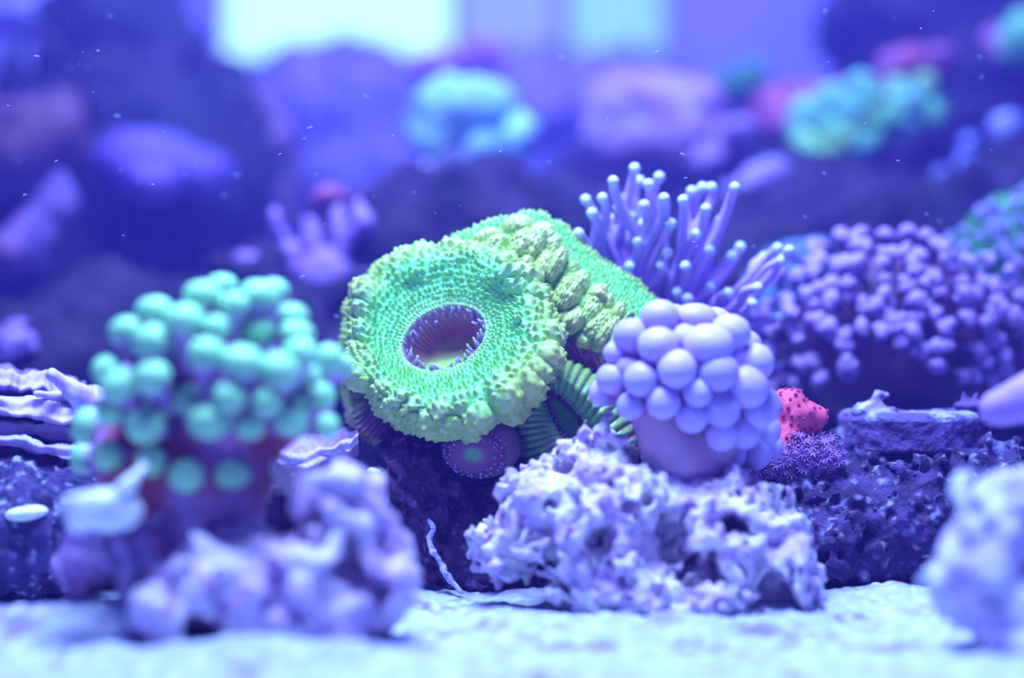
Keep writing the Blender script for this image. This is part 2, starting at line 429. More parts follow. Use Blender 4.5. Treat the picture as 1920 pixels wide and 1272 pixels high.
brock('dark reef wall in the upper right corner of the tank', [(1800, 90, 10.2, 260, 170, .6), (1640, 330, 9.6, 330, 170, .6), (1320, 340, 9.8, 260, 130, .6), (1960, 300, 9.4, 220, 260, .5)], 25, ((0.014, 0.014, 0.035), (0.04, 0.022, 0.06), None))

# ------------------------------------------------------------------ the green coral (in focus)
GREEN = np.array((0.19, 0.82, 0.28)); TIP = np.array((0.36, 0.56, 0.03)); RIM = np.array((0.47, 0.54, 0.08)); MAUVE = np.array((0.40, 0.20, 0.42))
gc = thing('meat_coral', 'large green fleshy coral with toothed discs and purple mouths, sharp in the middle', 'coral', W(930, 890, 5.1))

# front disc: frame with its normal tipped up and to the left of the camera
tilt = math.radians(35); ad = math.radians(24)
e1 = np.array([math.cos(ad), 0, math.sin(ad)])
upv = np.array([-math.sin(ad), 0, math.cos(ad)])
nrm = math.cos(tilt) * np.array([0, -1.0, 0]) + math.sin(tilt) * upv
e2 = math.sin(tilt) * np.array([0, 1.0, 0]) + math.cos(tilt) * upv
C0 = W(846, 636, 5.02)
PX = 5.0 / F
nu, nv = 960, 230
U, Vv = uvgrid(nu, nv, True); TH = U * 2 * np.pi
def Rout(th):
    q = np.stack([np.cos(th).ravel() * 1.4 + 5, np.sin(th).ravel() * 1.4, np.zeros(th.size)], 1)
    n = fbm(q, 2).reshape(th.shape)
    return PX * (188 + 12 * n + 7 * np.cos(2 * th + 2.2)) * (1 + 0.07 * np.abs(np.sin(th)))
def Rin(th): return PX * 1 / np.sqrt((np.cos(th) / 80) ** 2 + (np.sin(th) / 66) ** 2)
vk = [0, .05, .14, .4, .66, .82, .91, 1.0]
rk = [0, .02, .08, .38, .70, .93, 1.0, .985]
hk = [-.012, .004, .010, .032, .050, .042, .010, -.030]
vv = np.linspace(0, 1, nv)
def smoothinterp(x, xk, yk):
    # resample the key points with catmull-rom
    t = np.linspace(0, len(xk) - 1, 400); K = catmull(np.stack([xk, yk], 1), 400)
    return np.interp(x, K[:, 0], K[:, 1])
rf = smoothinterp(vv, vk, rk)[:, None]; hf = smoothinterp(vv, vk, hk)[:, None]
mo = np.array([-12, 8]) * PX                        # the mouth sits a little off centre
ri = Rin(TH); ro = Rout(TH)
rho = ri + (ro - ri) * rf
a_ = rho * np.cos(TH) + mo[0] * (1 - rf); b_ = rho * np.sin(TH) + mo[1] * (1 - rf)
wav = fbm(np.stack([a_.ravel() * 7, b_.ravel() * 7, np.zeros(a_.size)], 1) + 3, 2).reshape(a_.shape) * .025 * sstep(.2, .9, Vv)
P = C0 + a_[..., None] * e1 + b_[..., None] * e2 + (hf + wav)[..., None] * nrm
N = normals(P, True)
if (N[nv // 2] @ nrm).mean() < 0: N = -N; flip = True
else: flip = False
sa = np.concatenate([[0], np.cumsum(np.linalg.norm(np.diff(P, axis=0), axis=2).mean(1))])[:, None] * np.ones_like(U)   # arc length along the profile
# swollen margin lobes, then finer vesicles, then the rows of teeth
d1, r1 = cells(U * 27 + .30 * np.sin(Vv * 9), sa / .062 + .1, 27, .36, 3)
lob = np.clip(1 - (d1 / .74) ** 2, 0, 1) ** .8 * (.15 + 1.25 * r1) * sstep(.42, .72, Vv)
d2, r2 = cells(U * 64, sa / .022, 64, .38, 5)
ves = np.clip(1 - (d2 / .62) ** 2, 0, 1) ** .8 * (.2 + r2) * sstep(.40, .8, Vv)
d3, r3 = cells(U * 74 + .25 * np.sin(Vv * 30), np.interp(sa, [0, .06, .3], [0, 4.6, 20]), 74, .24, 8)
tooth = np.exp(-(d3 / .30) ** 2) * (.55 + .7 * r3)
rib = .5 + .5 * np.cos(U * 74 * 2 * np.pi)
amp = (.0025 + .0100 * sstep(0.03, .40, Vv)) * (1 - .2 * sstep(.55, .8, Vv))
disp = .036 * lob + .004 * ves + amp * tooth - .0018 * rib * sstep(.02, .2, Vv) * (1 - sstep(.5, .8, Vv))
P = P + N * disp[..., None] + (e2 * .30)[None, None] * (amp * tooth)[..., None]
q = P.reshape(-1, 3)
pn = fbm(q * 9 + 2, 3).reshape(U.shape)
col = mixc(GREEN, RIM, np.clip(sstep(.55, .95, Vv + .25 * pn) * .65 + .30 * lob * sstep(.55, .8, Vv), 0, 1))
col = mixc(col, TIP, np.clip(tooth * 1.1, 0, 1) * .85)
col = mixc(col, (0.55, 0.80, 0.40), sstep(.35, .85, lob * .8 + ves * .5) * .22 * (1 - np.clip(tooth, 0, 1)))
col = mixc(col, (0.48, 0.55, 0.18), sstep(.3, 0, Vv) * .5)
col = mixc(col, MAUVE, sstep(.075, .01, Vv))
Fc = grid_faces(nu, nv, True); Fc = Fc[:, ::-1] if flip else Fc
mk('front_disc', q, Fc, M_flesh, col.reshape(-1, 3), gc)
rim_ring = P[-1][::8]

# underside of the disc, running back to the column
rows = [rim_ring, C0 + (rim_ring - C0) * .86 - nrm * .05, C0 + (rim_ring - C0) * .62 - nrm * .20, C0 + (rim_ring - C0) * .5 - nrm * .42]
Pu, Nu = loft(rows, 240, 40, True)
Uu, Vu = uvgrid(240, 40, True)
Pu = Pu - Nu * (.004 * np.cos(Uu * 2 * np.pi * 60))[..., None]
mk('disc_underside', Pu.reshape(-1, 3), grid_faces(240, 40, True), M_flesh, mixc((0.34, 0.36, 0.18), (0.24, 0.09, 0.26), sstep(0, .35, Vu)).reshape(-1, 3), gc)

# mouth
nu2, nv2 = 240, 60
U2, V2 = uvgrid(nu2, nv2, True); T2 = U2 * 2 * np.pi
mk_v = [0, .12, .45, .75, 1.0]; mr = [1.0, .97, .84, .55, 0.0]; mh = [-.010, -.025, -.065, -.095, -.10]
rf2 = smoothinterp(np.linspace(0, 1, nv2), mk_v, mr)[:, None]; hf2 = smoothinterp(np.linspace(0, 1, nv2), mk_v, mh)[:, None]
r2_ = Rin(T2) * rf2
Pm = C0 + (mo[0] + r2_ * np.cos(T2))[..., None] * e1 + (mo[1] + r2_ * np.sin(T2))[..., None] * e2 + (hf2 + 0.004 * np.cos(T2 * 46) * np.sin(np.pi * np.clip(V2 * 1.2, 0, 1)))[..., None] * nrm
cm = mixc((0.50, 0.22, 0.38), (0.44, 0.13, 0.18), sstep(.05, .5, V2))
cm = mixc(cm, (0.26, 0.07, 0.12), .55 * (np.cos(T2 * 46) > .2) * sstep(.06, .2, V2))
cm = mixc(cm, (0.40, 0.40, 0.10), sstep(.62, .84, V2))
cm = mixc(cm, (0.36, 0.85, 0.10), sstep(.42, .72, V2) * sstep(.25, -.55, np.sin(T2 + .35)))
mk('mouth', Pm.reshape(-1, 3), grid_faces(nu2, nv2, True)[:, ::-1], M_flesh, cm.reshape(-1, 3), gc)

# mouth tentacles: little lilac cones with pearly tips
Vc, Fc_ = lathe([(0, -.15), (.42, -.1), (.48, .1), (.40, .35), (.27, .62), (.20, .78), (.22, .88), (.15, .98), (0, 1.02)], 10)
cc = mixc((0.44, 0.26, 0.60), (0.88, 0.88, 0.98), sstep(.35, .9, Vc[:, 2]))
me_tent = make_mesh('tentacle', Vc, Fc_, M_flesh, cc)
tr = random.Random(4)
for i in range(50):
    th = 2 * math.pi * (i + tr.uniform(-.35, .35)) / 50
    row = i % 2
    f = (1.0 - .10 * row - tr.uniform(0, .05))
    r = float(Rin(np.array(th))) * f
    pos = C0 + (mo[0] + r * math.cos(th)) * e1 + (mo[1] + r * math.sin(th)) * e2 + nrm * (-.008 - .018 * row)
    dirv = nrm * .9 - (math.cos(th) * e1 + math.sin(th) * e2) * tr.uniform(-.25, .55) + np.array([tr.uniform(-.35, .35), 0, tr.uniform(-.1, .45)])
    L = PX * tr.choice([12, 15, 18, 21, 25])
    inst('tentacle', me_tent, gc, pos, zrot(dirv), (L * .42, L * .42, L))

# rear polyp: a folded disc; control rows run from its foot over the swollen frill, the valley and the far slope to the back
def rowpts(*a): return np.array([W(t[0], t[1], 5.07 + (t[2] - 5.07) * .42) for t in a])
rows = [
 rowpts((850, 800, 5.30), (905, 800, 5.30), (965, 800, 5.28), (1020, 800, 5.27), (1060, 800, 5.26), (1110, 800, 5.24), (1165, 800, 5.22)),
 rowpts((850, 660, 5.30), (900, 650, 5.30), (965, 640, 5.26), (1020, 655, 5.24), (1060, 680, 5.22), (1110, 715, 5.20), (1165, 740, 5.20)),
 rowpts((845, 575, 5.24), (890, 545, 5.24), (968, 520, 5.22), (1022, 568, 5.19), (1058, 612, 5.16), (1105, 655, 5.13), (1155, 668, 5.12)),
 rowpts((835, 545, 5.20), (890, 505, 5.20), (972, 478, 5.15), (1018, 528, 5.11), (1056, 572, 5.08), (1102, 622, 5.05), (1152, 640, 5.04)),
 rowpts((832, 522, 5.24), (890, 472, 5.24), (990, 432, 5.20), (1036, 484, 5.17), (1080, 528, 5.14), (1132, 582, 5.11), (1172, 606, 5.09)),
 rowpts((826, 512, 5.32), (890, 464, 5.32), (996, 432, 5.30), (1048, 482, 5.28), (1098, 534, 5.26), (1146, 576, 5.23), (1188, 612, 5.20)),
 rowpts((806, 500, 5.40), (880, 450, 5.40), (992, 416, 5.38), (1052, 456, 5.38), (1108, 508, 5.36), (1166, 550, 5.33), (1216, 592, 5.29)),
 rowpts((776, 498, 5.50), (870, 442, 5.50), (985, 404, 5.46), (1052, 430, 5.46), (1112, 484, 5.45), (1182, 524, 5.41), (1236, 576, 5.36)),
 rowpts((800, 560, 5.62), (880, 500, 5.64), (985, 452, 5.62), (1060, 490, 5.62), (1120, 540, 5.60), (1186, 580, 5.55), (1240, 630, 5.48)),
 rowpts((840, 720, 5.60), (900, 700, 5.64), (985, 690, 5.62), (1060, 700, 5.62), (1120, 710, 5.60), (1180, 730, 5.55), (1220, 760, 5.48)),
]
nu3, nv3 = 560, 420
P3, N3 = loft(rows, nu3, nv3)
U3, V3 = uvgrid(nu3, nv3); R9 = V3 * 9
if N3[int(nv3 * 3.2 / 9), nu3 // 2] @ np.array([0, -1, 0]) < 0: N3 = -N3; fl3 = True
else: fl3 = False
fr = sstep(1.7, 2.7, R9) * sstep(5.0, 4.3, R9)                      # the frill
d1, r1 = cells(U3 * 13 + .6 * np.sin(R9 * 1.3), R9 * .95 + .15, None, .32, 21)
lob = np.clip(1 - (d1 / .70) ** 2, 0, 1) ** .7 * (.5 + .9 * r1)
d2, r2 = cells(U3 * 24, R9 * 3.2, None, .35, 23); ves = np.clip(1 - (d2 / .6) ** 2, 0, 1) * (.3 + r2)
d3, r3 = cells(U3 * 62, R9 * 6.2, None, .30, 25); tooth = np.exp(-(d3 / .27) ** 2) * (.5 + .7 * r3)
top = sstep(2.4, 3.4, R9)
marg = sstep(6.6, 7.0, R9) * sstep(7.6, 7.1, R9)
dis = fr * (.034 * lob + .006 * ves) + top * .0100 * tooth * (1 - .5 * fr) + marg * .016 * lob
# fine folds on the lower wall
wall = sstep(2.6, 1.6, R9)
fold = perlin(np.stack([U3.ravel() * 30 + 1.5 * V3.ravel() * 9, R9.ravel() * 3.0, np.zeros(U3.size)], 1)).reshape(U3.shape)
dis = dis + wall * .010 * np.abs(fold)
P3 = P3 + N3 * dis[..., None]
pn = fbm(P3.reshape(-1, 3) * 8 + 8, 3).reshape(U3.shape)
col = mixc(GREEN * np.array([1.1, .95, .8]), RIM, np.clip(fr * (.45 + .6 * lob) + marg * .8 + .3 * pn, 0, 1))
col = mixc(col, TIP, np.clip(tooth, 0, 1) * .7 * top * (1 - .45 * fr))
col = mixc(col, (0.55, 0.78, 0.36), fr * .4 * sstep(.4, .9, lob) * (1 - np.clip(tooth, 0, 1)))
col = mixc(col, (0.34, 0.20, 0.62), np.exp(-((R9 - 5.05) / .16) ** 2) * sstep(.58, .66, U3))   # purple mouth line
col = mixc(col, mixc((0.46, 0.16, 0.32), (0.50, 0.34, 0.26), sstep(.1, .5, np.abs(fold))), sstep(2.45, 1.95, R9))
g = grid_faces(nu3, nv3, False); g = g[:, ::-1] if fl3 else g
mk('rear_polyp', P3.reshape(-1, 3), g, M_flesh, col.reshape(-1, 3), gc)

# side polyp peeping out behind the front disc on its left and below
outl = [(800, 480), (735, 496), (684, 524), (662, 560), (650, 615), (640, 690), (648, 750), (660, 800), (690, 830), (745, 834), (800, 812)]
ce = np.array([840, 640])
def sc_row(f, d): return np.array([W(*(ce + (np.array(p) - ce) * f), d) for p in outl])
rows = [sc_row(.62, 5.30), sc_row(.86, 5.24), sc_row(.96, 5.20), sc_row(1.0, 5.26), sc_row(.92, 5.40), sc_row(.6, 5.55)]
P4, N4 = loft(rows, 420, 170); U4, V4 = uvgrid(420, 170)
if N4[60, 210] @ np.array([0, -1, 0]) < 0: N4 = -N4; fl4 = True
else: fl4 = False
d1, r1 = cells(U4 * 11, V4 * 6, None, .3, 31); lob = np.clip(1 - (d1 / .7) ** 2, 0, 1) * (.3 + r1)
d3, r3 = cells(U4 * 60, V4 * 34, None, .28, 33); tooth = np.exp(-(d3 / .28) ** 2)
upf = sstep(.78, .55, U4)
P4 = P4 + N4 * (.018 * lob * upf + .0065 * tooth * upf + .004 * (1 - upf) * np.cos(U4 * 2 * np.pi * 40))[..., None]
col = mixc((0.36, 0.72, 0.22), RIM, lob * .6); col = mixc(col, TIP, tooth * .6)
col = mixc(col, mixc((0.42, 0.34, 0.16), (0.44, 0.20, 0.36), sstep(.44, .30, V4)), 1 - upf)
g = grid_faces(420, 170, False); g = g[:, ::-1] if fl4 else g
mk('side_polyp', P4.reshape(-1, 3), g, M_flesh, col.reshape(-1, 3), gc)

# column that joins the polyps
Vb, Qb = sdf_shape([(W(960, 780, 5.34), np.array([.28, .14, .16])), (W(880, 720, 5.34), np.array([.2, .1, .18])), (W(1060, 730, 5.36), np.array([.18, .10, .14]))], k=.08, h=.016,
                   disp=lambda p: -.02 * fbm(p * 9, 2), band=.1)
mk('column', Vb, Qb, M_flesh, mixc((0.20, 0.08, 0.24), (0.28, 0.14, 0.30), sstep(-.3, .3, fbm(Vb * 12, 2))), gc)

# lower polyp with a long slit mouth
outer = [(998, 690), (1060, 676), (1122, 704), (1172, 756), (1200, 830), (1160, 905), (1070, 915), (1018, 895), (980, 850), (955, 800), (948, 750), (968, 708)]
inner = [(1016, 730), (1038, 731), (1072, 762), (1102, 800), (1132, 848), (1132, 872), (1116, 874), (1092, 858), (1064, 832), (1042, 802), (1026, 768), (1014, 742)]
def mixrow(t, d): return np.array([W(*(np.array(o_) * (1 - t) + np.array(i_) * t), d) for o_, i_ in zip(outer, inner)])
rows = [mixrow(-.05, 5.24), mixrow(0, 5.10), mixrow(.25, 5.02), mixrow(.55, 4.985), mixrow(.85, 5.00), mixrow(1.0, 5.03)]
P5, N5 = loft(rows, 480, 90, True); U5, V5 = uvgrid(480, 90, True)
if N5[50, 0] @ np.array([0, -1, 0]) < 0: N5 = -N5; fl5 = True
else: fl5 = False
nr = 44
rb = np.abs(np.sin(U5 * np.pi * nr + .8 * np.sin(V5 * 5))) ** .6
P5 = P5 + N5 * (.010 * rb * sstep(.03, .3, V5) * (1 - .7 * sstep(.6, .9, V5)) + .001 * np.cos(V5 * 60))[..., None]
col = mixc((0.07, 0.10, 0.05), (0.24, 0.44, 0.10), rb)
col = mixc(col, (0.20, 0.56, 0.14), sstep(.45, .8, V5) * .7)
col = mixc(col, (0.26, 0.15, 0.24), .6 * sstep(.35, .6, perlin(np.stack([U5.ravel() * 6, V5.ravel() * 2, np.ones(U5.size)], 1)).reshape(U5.shape) + .3))
g = grid_faces(480, 90, True); g = g[:, ::-1] if fl5 else g
lp = mk('lower_polyp', P5.reshape(-1, 3), g, M_flesh, col.reshape(-1, 3), gc)
cen_i = np.array(inner, float).mean(0)
def inrow(f, d): return np.array([W(*(np.array(cen_i) + (np.array(i_) - cen_i) * f), d) for i_ in inner])
rows = [inrow(1.0, 5.03), inrow(.96, 5.07), inrow(.70, 5.13), inrow(.3, 5.14), inrow(.02, 5.14)]
P6, N6 = loft(rows, 160, 40, True); U6, V6 = uvgrid(160, 40, True)
col = mixc((0.40, 0.05, 0.08), (0.22, 0.90, 0.12), sstep(.42, .58, V6))
mk('slit_mouth', P6.reshape(-1, 3), grid_faces(160, 40, True), M_flesh, col.reshape(-1, 3), lp)
ring = catmull(np.array(inner, float), 60, True)
for i in range(60):
    if i % 5 == 4: continue
    f = tr.uniform(.80, 1.0); c2 = cen_i + (ring[i] - cen_i) * f
    pos = W(c2[0], c2[1], 5.035 + (1 - f) * .12)
    L = PX * tr.uniform(7, 13)
    inst('tentacle', me_tent, lp, pos, zrot((tr.uniform(-.6, .6), -1, tr.uniform(.1, .8))), (L * .5, L * .5, L))

# small round polyp hanging under the front disc
cp = W(902, 838, 5.02); rr = np.array([S(76, 5), .085, S(60, 5)])
U7, V7 = uvgrid(160, 90, True)
fax = np.array([-.22, -.93, -.28]); fax /= np.linalg.norm(fax); fx = np.cross(fax, [0, 0, 1.0]); fx /= np.linalg.norm(fx); fz = np.cross(fx, fax)
phi = V7 * np.pi * .96 + .001
P7d = np.cos(phi)[..., None] * fax + np.sin(phi)[..., None] * (np.cos(U7 * 2 * np.pi)[..., None] * fx + np.sin(U7 * 2 * np.pi)[..., None] * fz)
rad7 = 1 - .22 * np.exp(-(phi / .55) ** 2) + .03 * np.exp(-((phi - .75) / .16) ** 2)
P7 = cp + P7d * rad7[..., None] * rr
col = mixc((0.16, 0.46, 0.14), (0.24, 0.06, 0.16), sstep(.10, .42, phi))
col = mixc(col, (0.30, 0.17, 0.22), sstep(.8, 1.0, phi)); col = mixc(col, (0.14, 0.42, 0.18), sstep(1.35, 1.75, phi))
mk('small_polyp', P7.reshape(-1, 3), grid_faces(160, 90, True), M_flesh, col.reshape(-1, 3), gc)
pv, pf = [], []
sv, sf = lathe([(0, -1), (.7, -.7), (1, 0), (.7, .7), (0, 1)], 6)
for k, (ph, nn) in enumerate(((.62, 26), (.76, 40), (.9, 34))):
    for i in range(nn):
        u = 2 * math.pi * (i + tr.uniform(-.4, .4)) / nn; p_ = ph + tr.uniform(-.06, .06)
        d = math.cos(p_) * fax + math.sin(p_) * (math.cos(u) * fx + math.sin(u) * fz)
        c = cp + d * rr * 1.03; base = len(pv) * len(sv)
        pv.append(c + sv * PX * tr.uniform(1.2, 2.4)); pf += [tuple(x + base for x in f_) for f_ in sf]
o = mk('mouth_beads', np.concatenate(pv), pf, M_pearl, None, gc); o['kind'] = 'stuff'
# ------------------------------------------------------------------ bubble corals
def bubble_mesh(tipc, neckc, name):
    prof = [(0, -2.6), (.40, -2.55), (.50, -1.9), (.58, -1.2), (.70, -.75), (.88, -.35), (.97, -.05), (.985, .2), (.90, .5), (.72, .75), (.45, .92), (.2, .985), (0, 1.0)]
    V, Fc = lathe(prof, 24)
    return make_mesh(name, V, Fc, M_bulb, mixc(neckc, tipc, sstep(-.50, .25, V[:, 2])))
def bubble_coral(root, bulbs, centre, depth_r, me, core_c, axis_c, dd=0.0, scl=1.0):
    cx, cy, d0, rx, ry = centre
    for b in bulbs:
        px, py, ax = b[:3]; ay = b[3] if len(b) > 3 else ax
        e = ((px - cx) / rx) ** 2 + ((py - cy) / ry) ** 2
        d = d0 + dd - depth_r * math.sqrt(max(0, 1 - e)) + (b[4] if len(b) > 4 else 0)
        p = W(px, py, d); c = W(axis_c[0], axis_c[1], axis_c[2] + dd)
        dirv = p - c; dirv /= np.linalg.norm(dirv); up_ = min(1, max(0, (cy + 30 - py) / 150)); dirv = dirv * np.array([1, 1 - .55 * up_, 1]) + np.array([0, -.15, .2 + .7 * up_]); dirv /= np.linalg.norm(dirv)
        m = S((ax + ay) / 2, d) * scl
        q = zrot(dirv)
        inst('bubble', me, root, p, q, (m * ax / ((ax + ay) / 2), m, m * ay / ((ax + ay) / 2) if abs(dirv[2]) > .5 else m * .95))

lil = thing('bubble_coral', 'lilac bubble coral with smooth round bubbles on the pale knobbly rock', 'coral', W(1290, 880, 4.68))
me_l = bubble_mesh((0.56, 0.45, 0.86), (0.46, 0.24, 0.58), 'bubble')
B1 = [(1237, 597, 36, 32), (1303, 598, 40, 27, .05), (1369, 628, 37, 36), (1185, 632, 33), (1234, 651, 37, 35), (1328, 650, 46, 38), (1156, 664, 23), (1149, 712, 29), (1129, 737, 20, 32),
      (1204, 713, 33), (1270, 695, 37), (1345, 700, 38), (1414, 684, 33, 38), (1398, 726, 42, 40), (1245, 755, 32), (1308, 737, 28), (1352, 767, 35), (1436, 762, 22, 40), (1416, 778, 30),
      (1297, 782, 30), (1392, 810, 33), (1434, 808, 26, 34), (1352, 816, 30), (1415, 848, 32), (1184, 762, 26), (1282, 640, 30, 30, .04), (1226, 690, 26, 26, .04), (1376, 672, 30, 30, .03),
      (1180, 690, 26, 26, .03), (1308, 690, 26, 26, .04), (1260, 600, 30, 28, .12), (1340, 606, 32, 28, .12), (1396, 650, 30, 30, .1), (1376, 850, 26, 26, .05), (1446, 840, 18, 26, .06)]
bubble_coral(lil, B1, (1290, 715, 4.55, 172, 165), .21, me_l, None, (1295, 760, 4.60), .21, 1.07)
Vb, Qb = sdf_shape([(W(1300, 735, 4.82), np.array([S(110, 4.6), .14, S(95, 4.6)])), (W(1375, 810, 4.82), np.array([S(60, 4.6), .09, S(60, 4.6)]))],
                   [(W(1240, 770, 4.70), W(1262, 870, 4.66), S(62, 4.6), S(52, 4.6)), (W(1330, 800, 4.72), W(1320, 880, 4.68), S(50, 4.6), S(48, 4.6))], k=.05, h=.013,
                   disp=lambda p: -.012 * fbm(p * 9 + 60, 2), band=.05)
mk('stalk', Vb, Qb, M_soft, mixc((0.74, 0.50, 0.68), (0.60, 0.34, 0.54), sstep(-.3, .3, fbm(Vb * 7, 2))), lil)

grn = thing('bubble_coral', 'green-tipped bubble coral with mauve necks, blurred, largest at the left', 'coral', W(400, 950, 4.2))
me_g = bubble_mesh((0.34, 0.88, 0.42), (0.52, 0.32, 0.66), 'bubble')
B2 = [(289, 583, 36, 26), (380, 557, 37, 30), (416, 538, 30, 24, .06), (486, 556, 40, 30), (514, 548, 30, 26, .08), (438, 575, 30, 28), (346, 606, 39, 36), (405, 618, 26), (238, 622, 38, 28), (286, 646, 36, 38),
      (549, 594, 32, 24), (556, 628, 36, 26), (561, 668, 34, 36), (387, 667, 37, 34), (454, 683, 42, 34), (520, 700, 40, 38), (202, 694, 32, 26), (226, 724, 42, 28), (287, 710, 37, 34),
      (430, 746, 33), (499, 754, 31), (274, 800, 38, 28), (392, 792, 40, 28), (349, 750, 30, 28, .08), (206, 854, 32, 28), (284, 865, 28, 32), (350, 892, 34, 30), (436, 890, 34, 20, .05), (612, 680, 26, 36, .05),
      (600, 742, 30, 26, .06), (544, 790, 34, 26, .03), (612, 800, 24, 24), (468, 800, 30, 22, .04), (214, 770, 36, 26, .05), (168, 800, 30, 40, .1), (252, 955, 22, 18), (200, 938, 22, 18, .03), (578, 710, 28, 28, .08),
      (330, 660, 30, 30, .1), (480, 630, 34, 40, .09), (300, 760, 30, 28, .08), (160, 860, 26, 34, .12), (560, 756, 30, 26, .1), (640, 690, 18, 26, .1)]
bubble_coral(grn, B2, (400, 745, 4.22, 262, 235), .26, me_g, None, (400, 800, 4.30), .03, 1.03)
Vb, Qb = sdf_shape([(W(390, 760, 4.28), np.array([S(170, 4.28), .16, S(150, 4.28)])), (W(280, 850, 4.26), np.array([S(110, 4.26), .12, S(80, 4.26)])), (W(540, 760, 4.30), np.array([S(90, 4.3), .1, S(60, 4.3)]))],
                   [(W(400, 850, 4.24), W(410, 960, 4.24), S(105, 4.24), S(85, 4.24)), (W(240, 880, 4.22), W(250, 960, 4.2), S(50, 4.2), S(40, 4.2))], k=.07, h=.016,
                   disp=lambda p: -.03 * fbm(p * 8 + 90, 2), band=.12)
mk('stalk', Vb, Qb, M_soft, mixc(mixc((0.34, 0.06, 0.10), (0.42, 0.22, 0.50), sstep(-.1, .35, fbm(Vb * 6, 2))), (0.40, 0.20, 0.50), sstep(.42, .62, Vb[:, 2])), grn)

# ------------------------------------------------------------------ torch coral
tor = thing('torch_coral', 'violet torch coral with long pearl-tipped tentacles behind the green coral', 'coral', W(1250, 690, 5.6))
TIPS = [(1190, 316), (1236, 332), (1216, 346), (1199, 340), (1176, 371), (1098, 375), (1142, 410), (1085, 438), (1172, 432), (1206, 420), (1196, 455), (1251, 475), (1240, 500), (1281, 376), (1297, 359),
        (1317, 352), (1334, 352), (1378, 352), (1352, 413), (1372, 480), (1388, 464), (1433, 483), (1458, 466), (1480, 470), (1466, 489), (1460, 596), (1324, 392), (1150, 340), (1110, 400), (1130, 372),
        (1160, 390), (1225, 388), (1258, 420), (1305, 440), (1330, 470), (1285, 500), (1225, 545), (1180, 500), (1120, 455), (1420, 540), (1400, 590), (1330, 540), (1365, 550), (1270, 550), (1245, 372), (1208, 385), (1310, 500), (1150, 480), (1130, 500), (1170, 540), (1290, 560), (1200, 520), (1350, 590), (1385, 560), (1240, 590), (1300, 600), (1410, 570), (1260, 530), (1185, 405), (1345, 440)]
tt = random.Random(9)
Vt, Ft = lathe([(0, -1), (.6, -.8), (.95, -.3), (1, .1), (.85, .5), (.5, .86), (0, 1)], 12)
M_tip = material('torch_tip', (0.66, 0.74, 0.98), 0.4)
me_tip = make_mesh('tip', Vt, Ft, M_tip)
for i, (x, y) in enumerate(TIPS):
    d = 5.22 + .26 * tt.random()
    bx = 1225 + (x - 1255) * .40 + tt.uniform(-14, 14); by = 640 + tt.uniform(-20, 25)
    db = 5.46 + .04 * tt.uniform(-1, 1)
    w = tt.uniform(-30, 30); c_ = tt.choice((-1, 1)) * tt.uniform(1, 9)
    p_ = [(bx, by)] + [(bx + (x - bx) * f + w * g, by + (y - by) * f ** .9) for f, g in ((.33, 1), (.62, .9))] + [(bx + (x - bx) * .88 - c_, by + (y - by) * .88 - 3), (x, y)]
    pth = [W(px_, py_, db + (d - db) * k_ / 4) for k_, (px_, py_) in enumerate(p_)]
    r = S(tt.uniform(8.5, 11), 5.4)
    V, Fc, t = tube(pth, [r * 1.5, r * 1.3, r * 1.1, r, r * .85], 9, 26)
    tn = mk('tentacle', V, Fc, M_soft, mixc((0.42, 0.26, 0.78), (0.60, 0.48, 0.92), sstep(.2, 1, t)), tor)
    inst('tip', me_tip, tn, pth[-1], None, (S(11, d),) * 3)
Vb, Qb = sdf_shape([(W(1255, 640, 5.54), np.array([S(130, 5.5), .12, S(80, 5.5)])), (W(1330, 620, 5.58), np.array([S(100, 5.5), .1, S(70, 5.5)]))], k=.05, h=.02, disp=lambda p: -.02 * fbm(p * 9, 2), band=.1)
mk('base', Vb, Qb, M_soft, np.tile([0.36, 0.22, 0.70], (len(Vb), 1)), tor)

# ------------------------------------------------------------------ knob corals (hammer-tipped)
def knob_meshes(prefix, c_stem, c_tip):
    out = []
    for k in range(3):
        bend = (.3, .8, 1.2)[k]
        pth = np.array([(0, 0, -1.6), (.1, 0, -.8), (.25 * bend, 0, -.1), (.75 * bend, 0, .45), (1.35 * bend, .1, .42 - .35 * bend)])
        V, Fc, t = tube(pth, [.34, .34, .42, .62, .56], 10, 14)
        m2 = tube(np.array([pth[-1] + (-.15, -.75, -.05), pth[-1] + (.1, 0, .18), pth[-1] + (-.15, .75, -.05)]), [.42, .62, .42], 10, 9)
        n = len(V); V2 = np.concatenate([V, m2[0]]); F2 = list(Fc) + [tuple(x + n for x in f_) for f_ in m2[1]]
        tt_ = np.concatenate([t, np.ones(len(m2[0]))])
        out.append(make_mesh('knob', V2, F2, M_soft, mixc(c_stem, c_tip, sstep(.45, .8, tt_))))
    return out
def knob_coral(root, spots, meshes, size, d0, c, rx, ry, dr, seed):
    r = random.Random(seed)
    for (x, y) in spots:
        e = ((x - c[0]) / rx) ** 2 + ((y - c[1]) / ry) ** 2
        d = d0 - dr * math.sqrt(max(0, 1 - e)) + r.uniform(-.03, .03)
        p = W(x, y, d); n = np.array([(x - c[0]) / rx * .9, -.75 * math.sqrt(max(0, 1 - e)) - .25, -(y - c[1]) / ry * .8 + .25])
        q = zrot(n); q = q @ Vector((0, 0, 1)).rotation_difference(Vector((0, 0, 1)))
        q.rotate(Matrix.Rotation(0, 3, 'Z'))
        from mathutils import Quaternion
        q = q @ Quaternion((0, 0, 1), r.uniform(0, 6.28))
        s = S(size * r.uniform(.8, 1.2), d)
        inst('knob', r.choice(meshes), root, p, q, (s, s, s))
hm = thing('hammer_coral', 'purple knobbly hammer coral beyond the red crust coral', 'coral', W(1690, 770, 5.95))
kms = knob_meshes('h', (0.16, 0.07, 0.28), (0.40, 0.27, 0.64))
kr = random.Random(3); spots = []
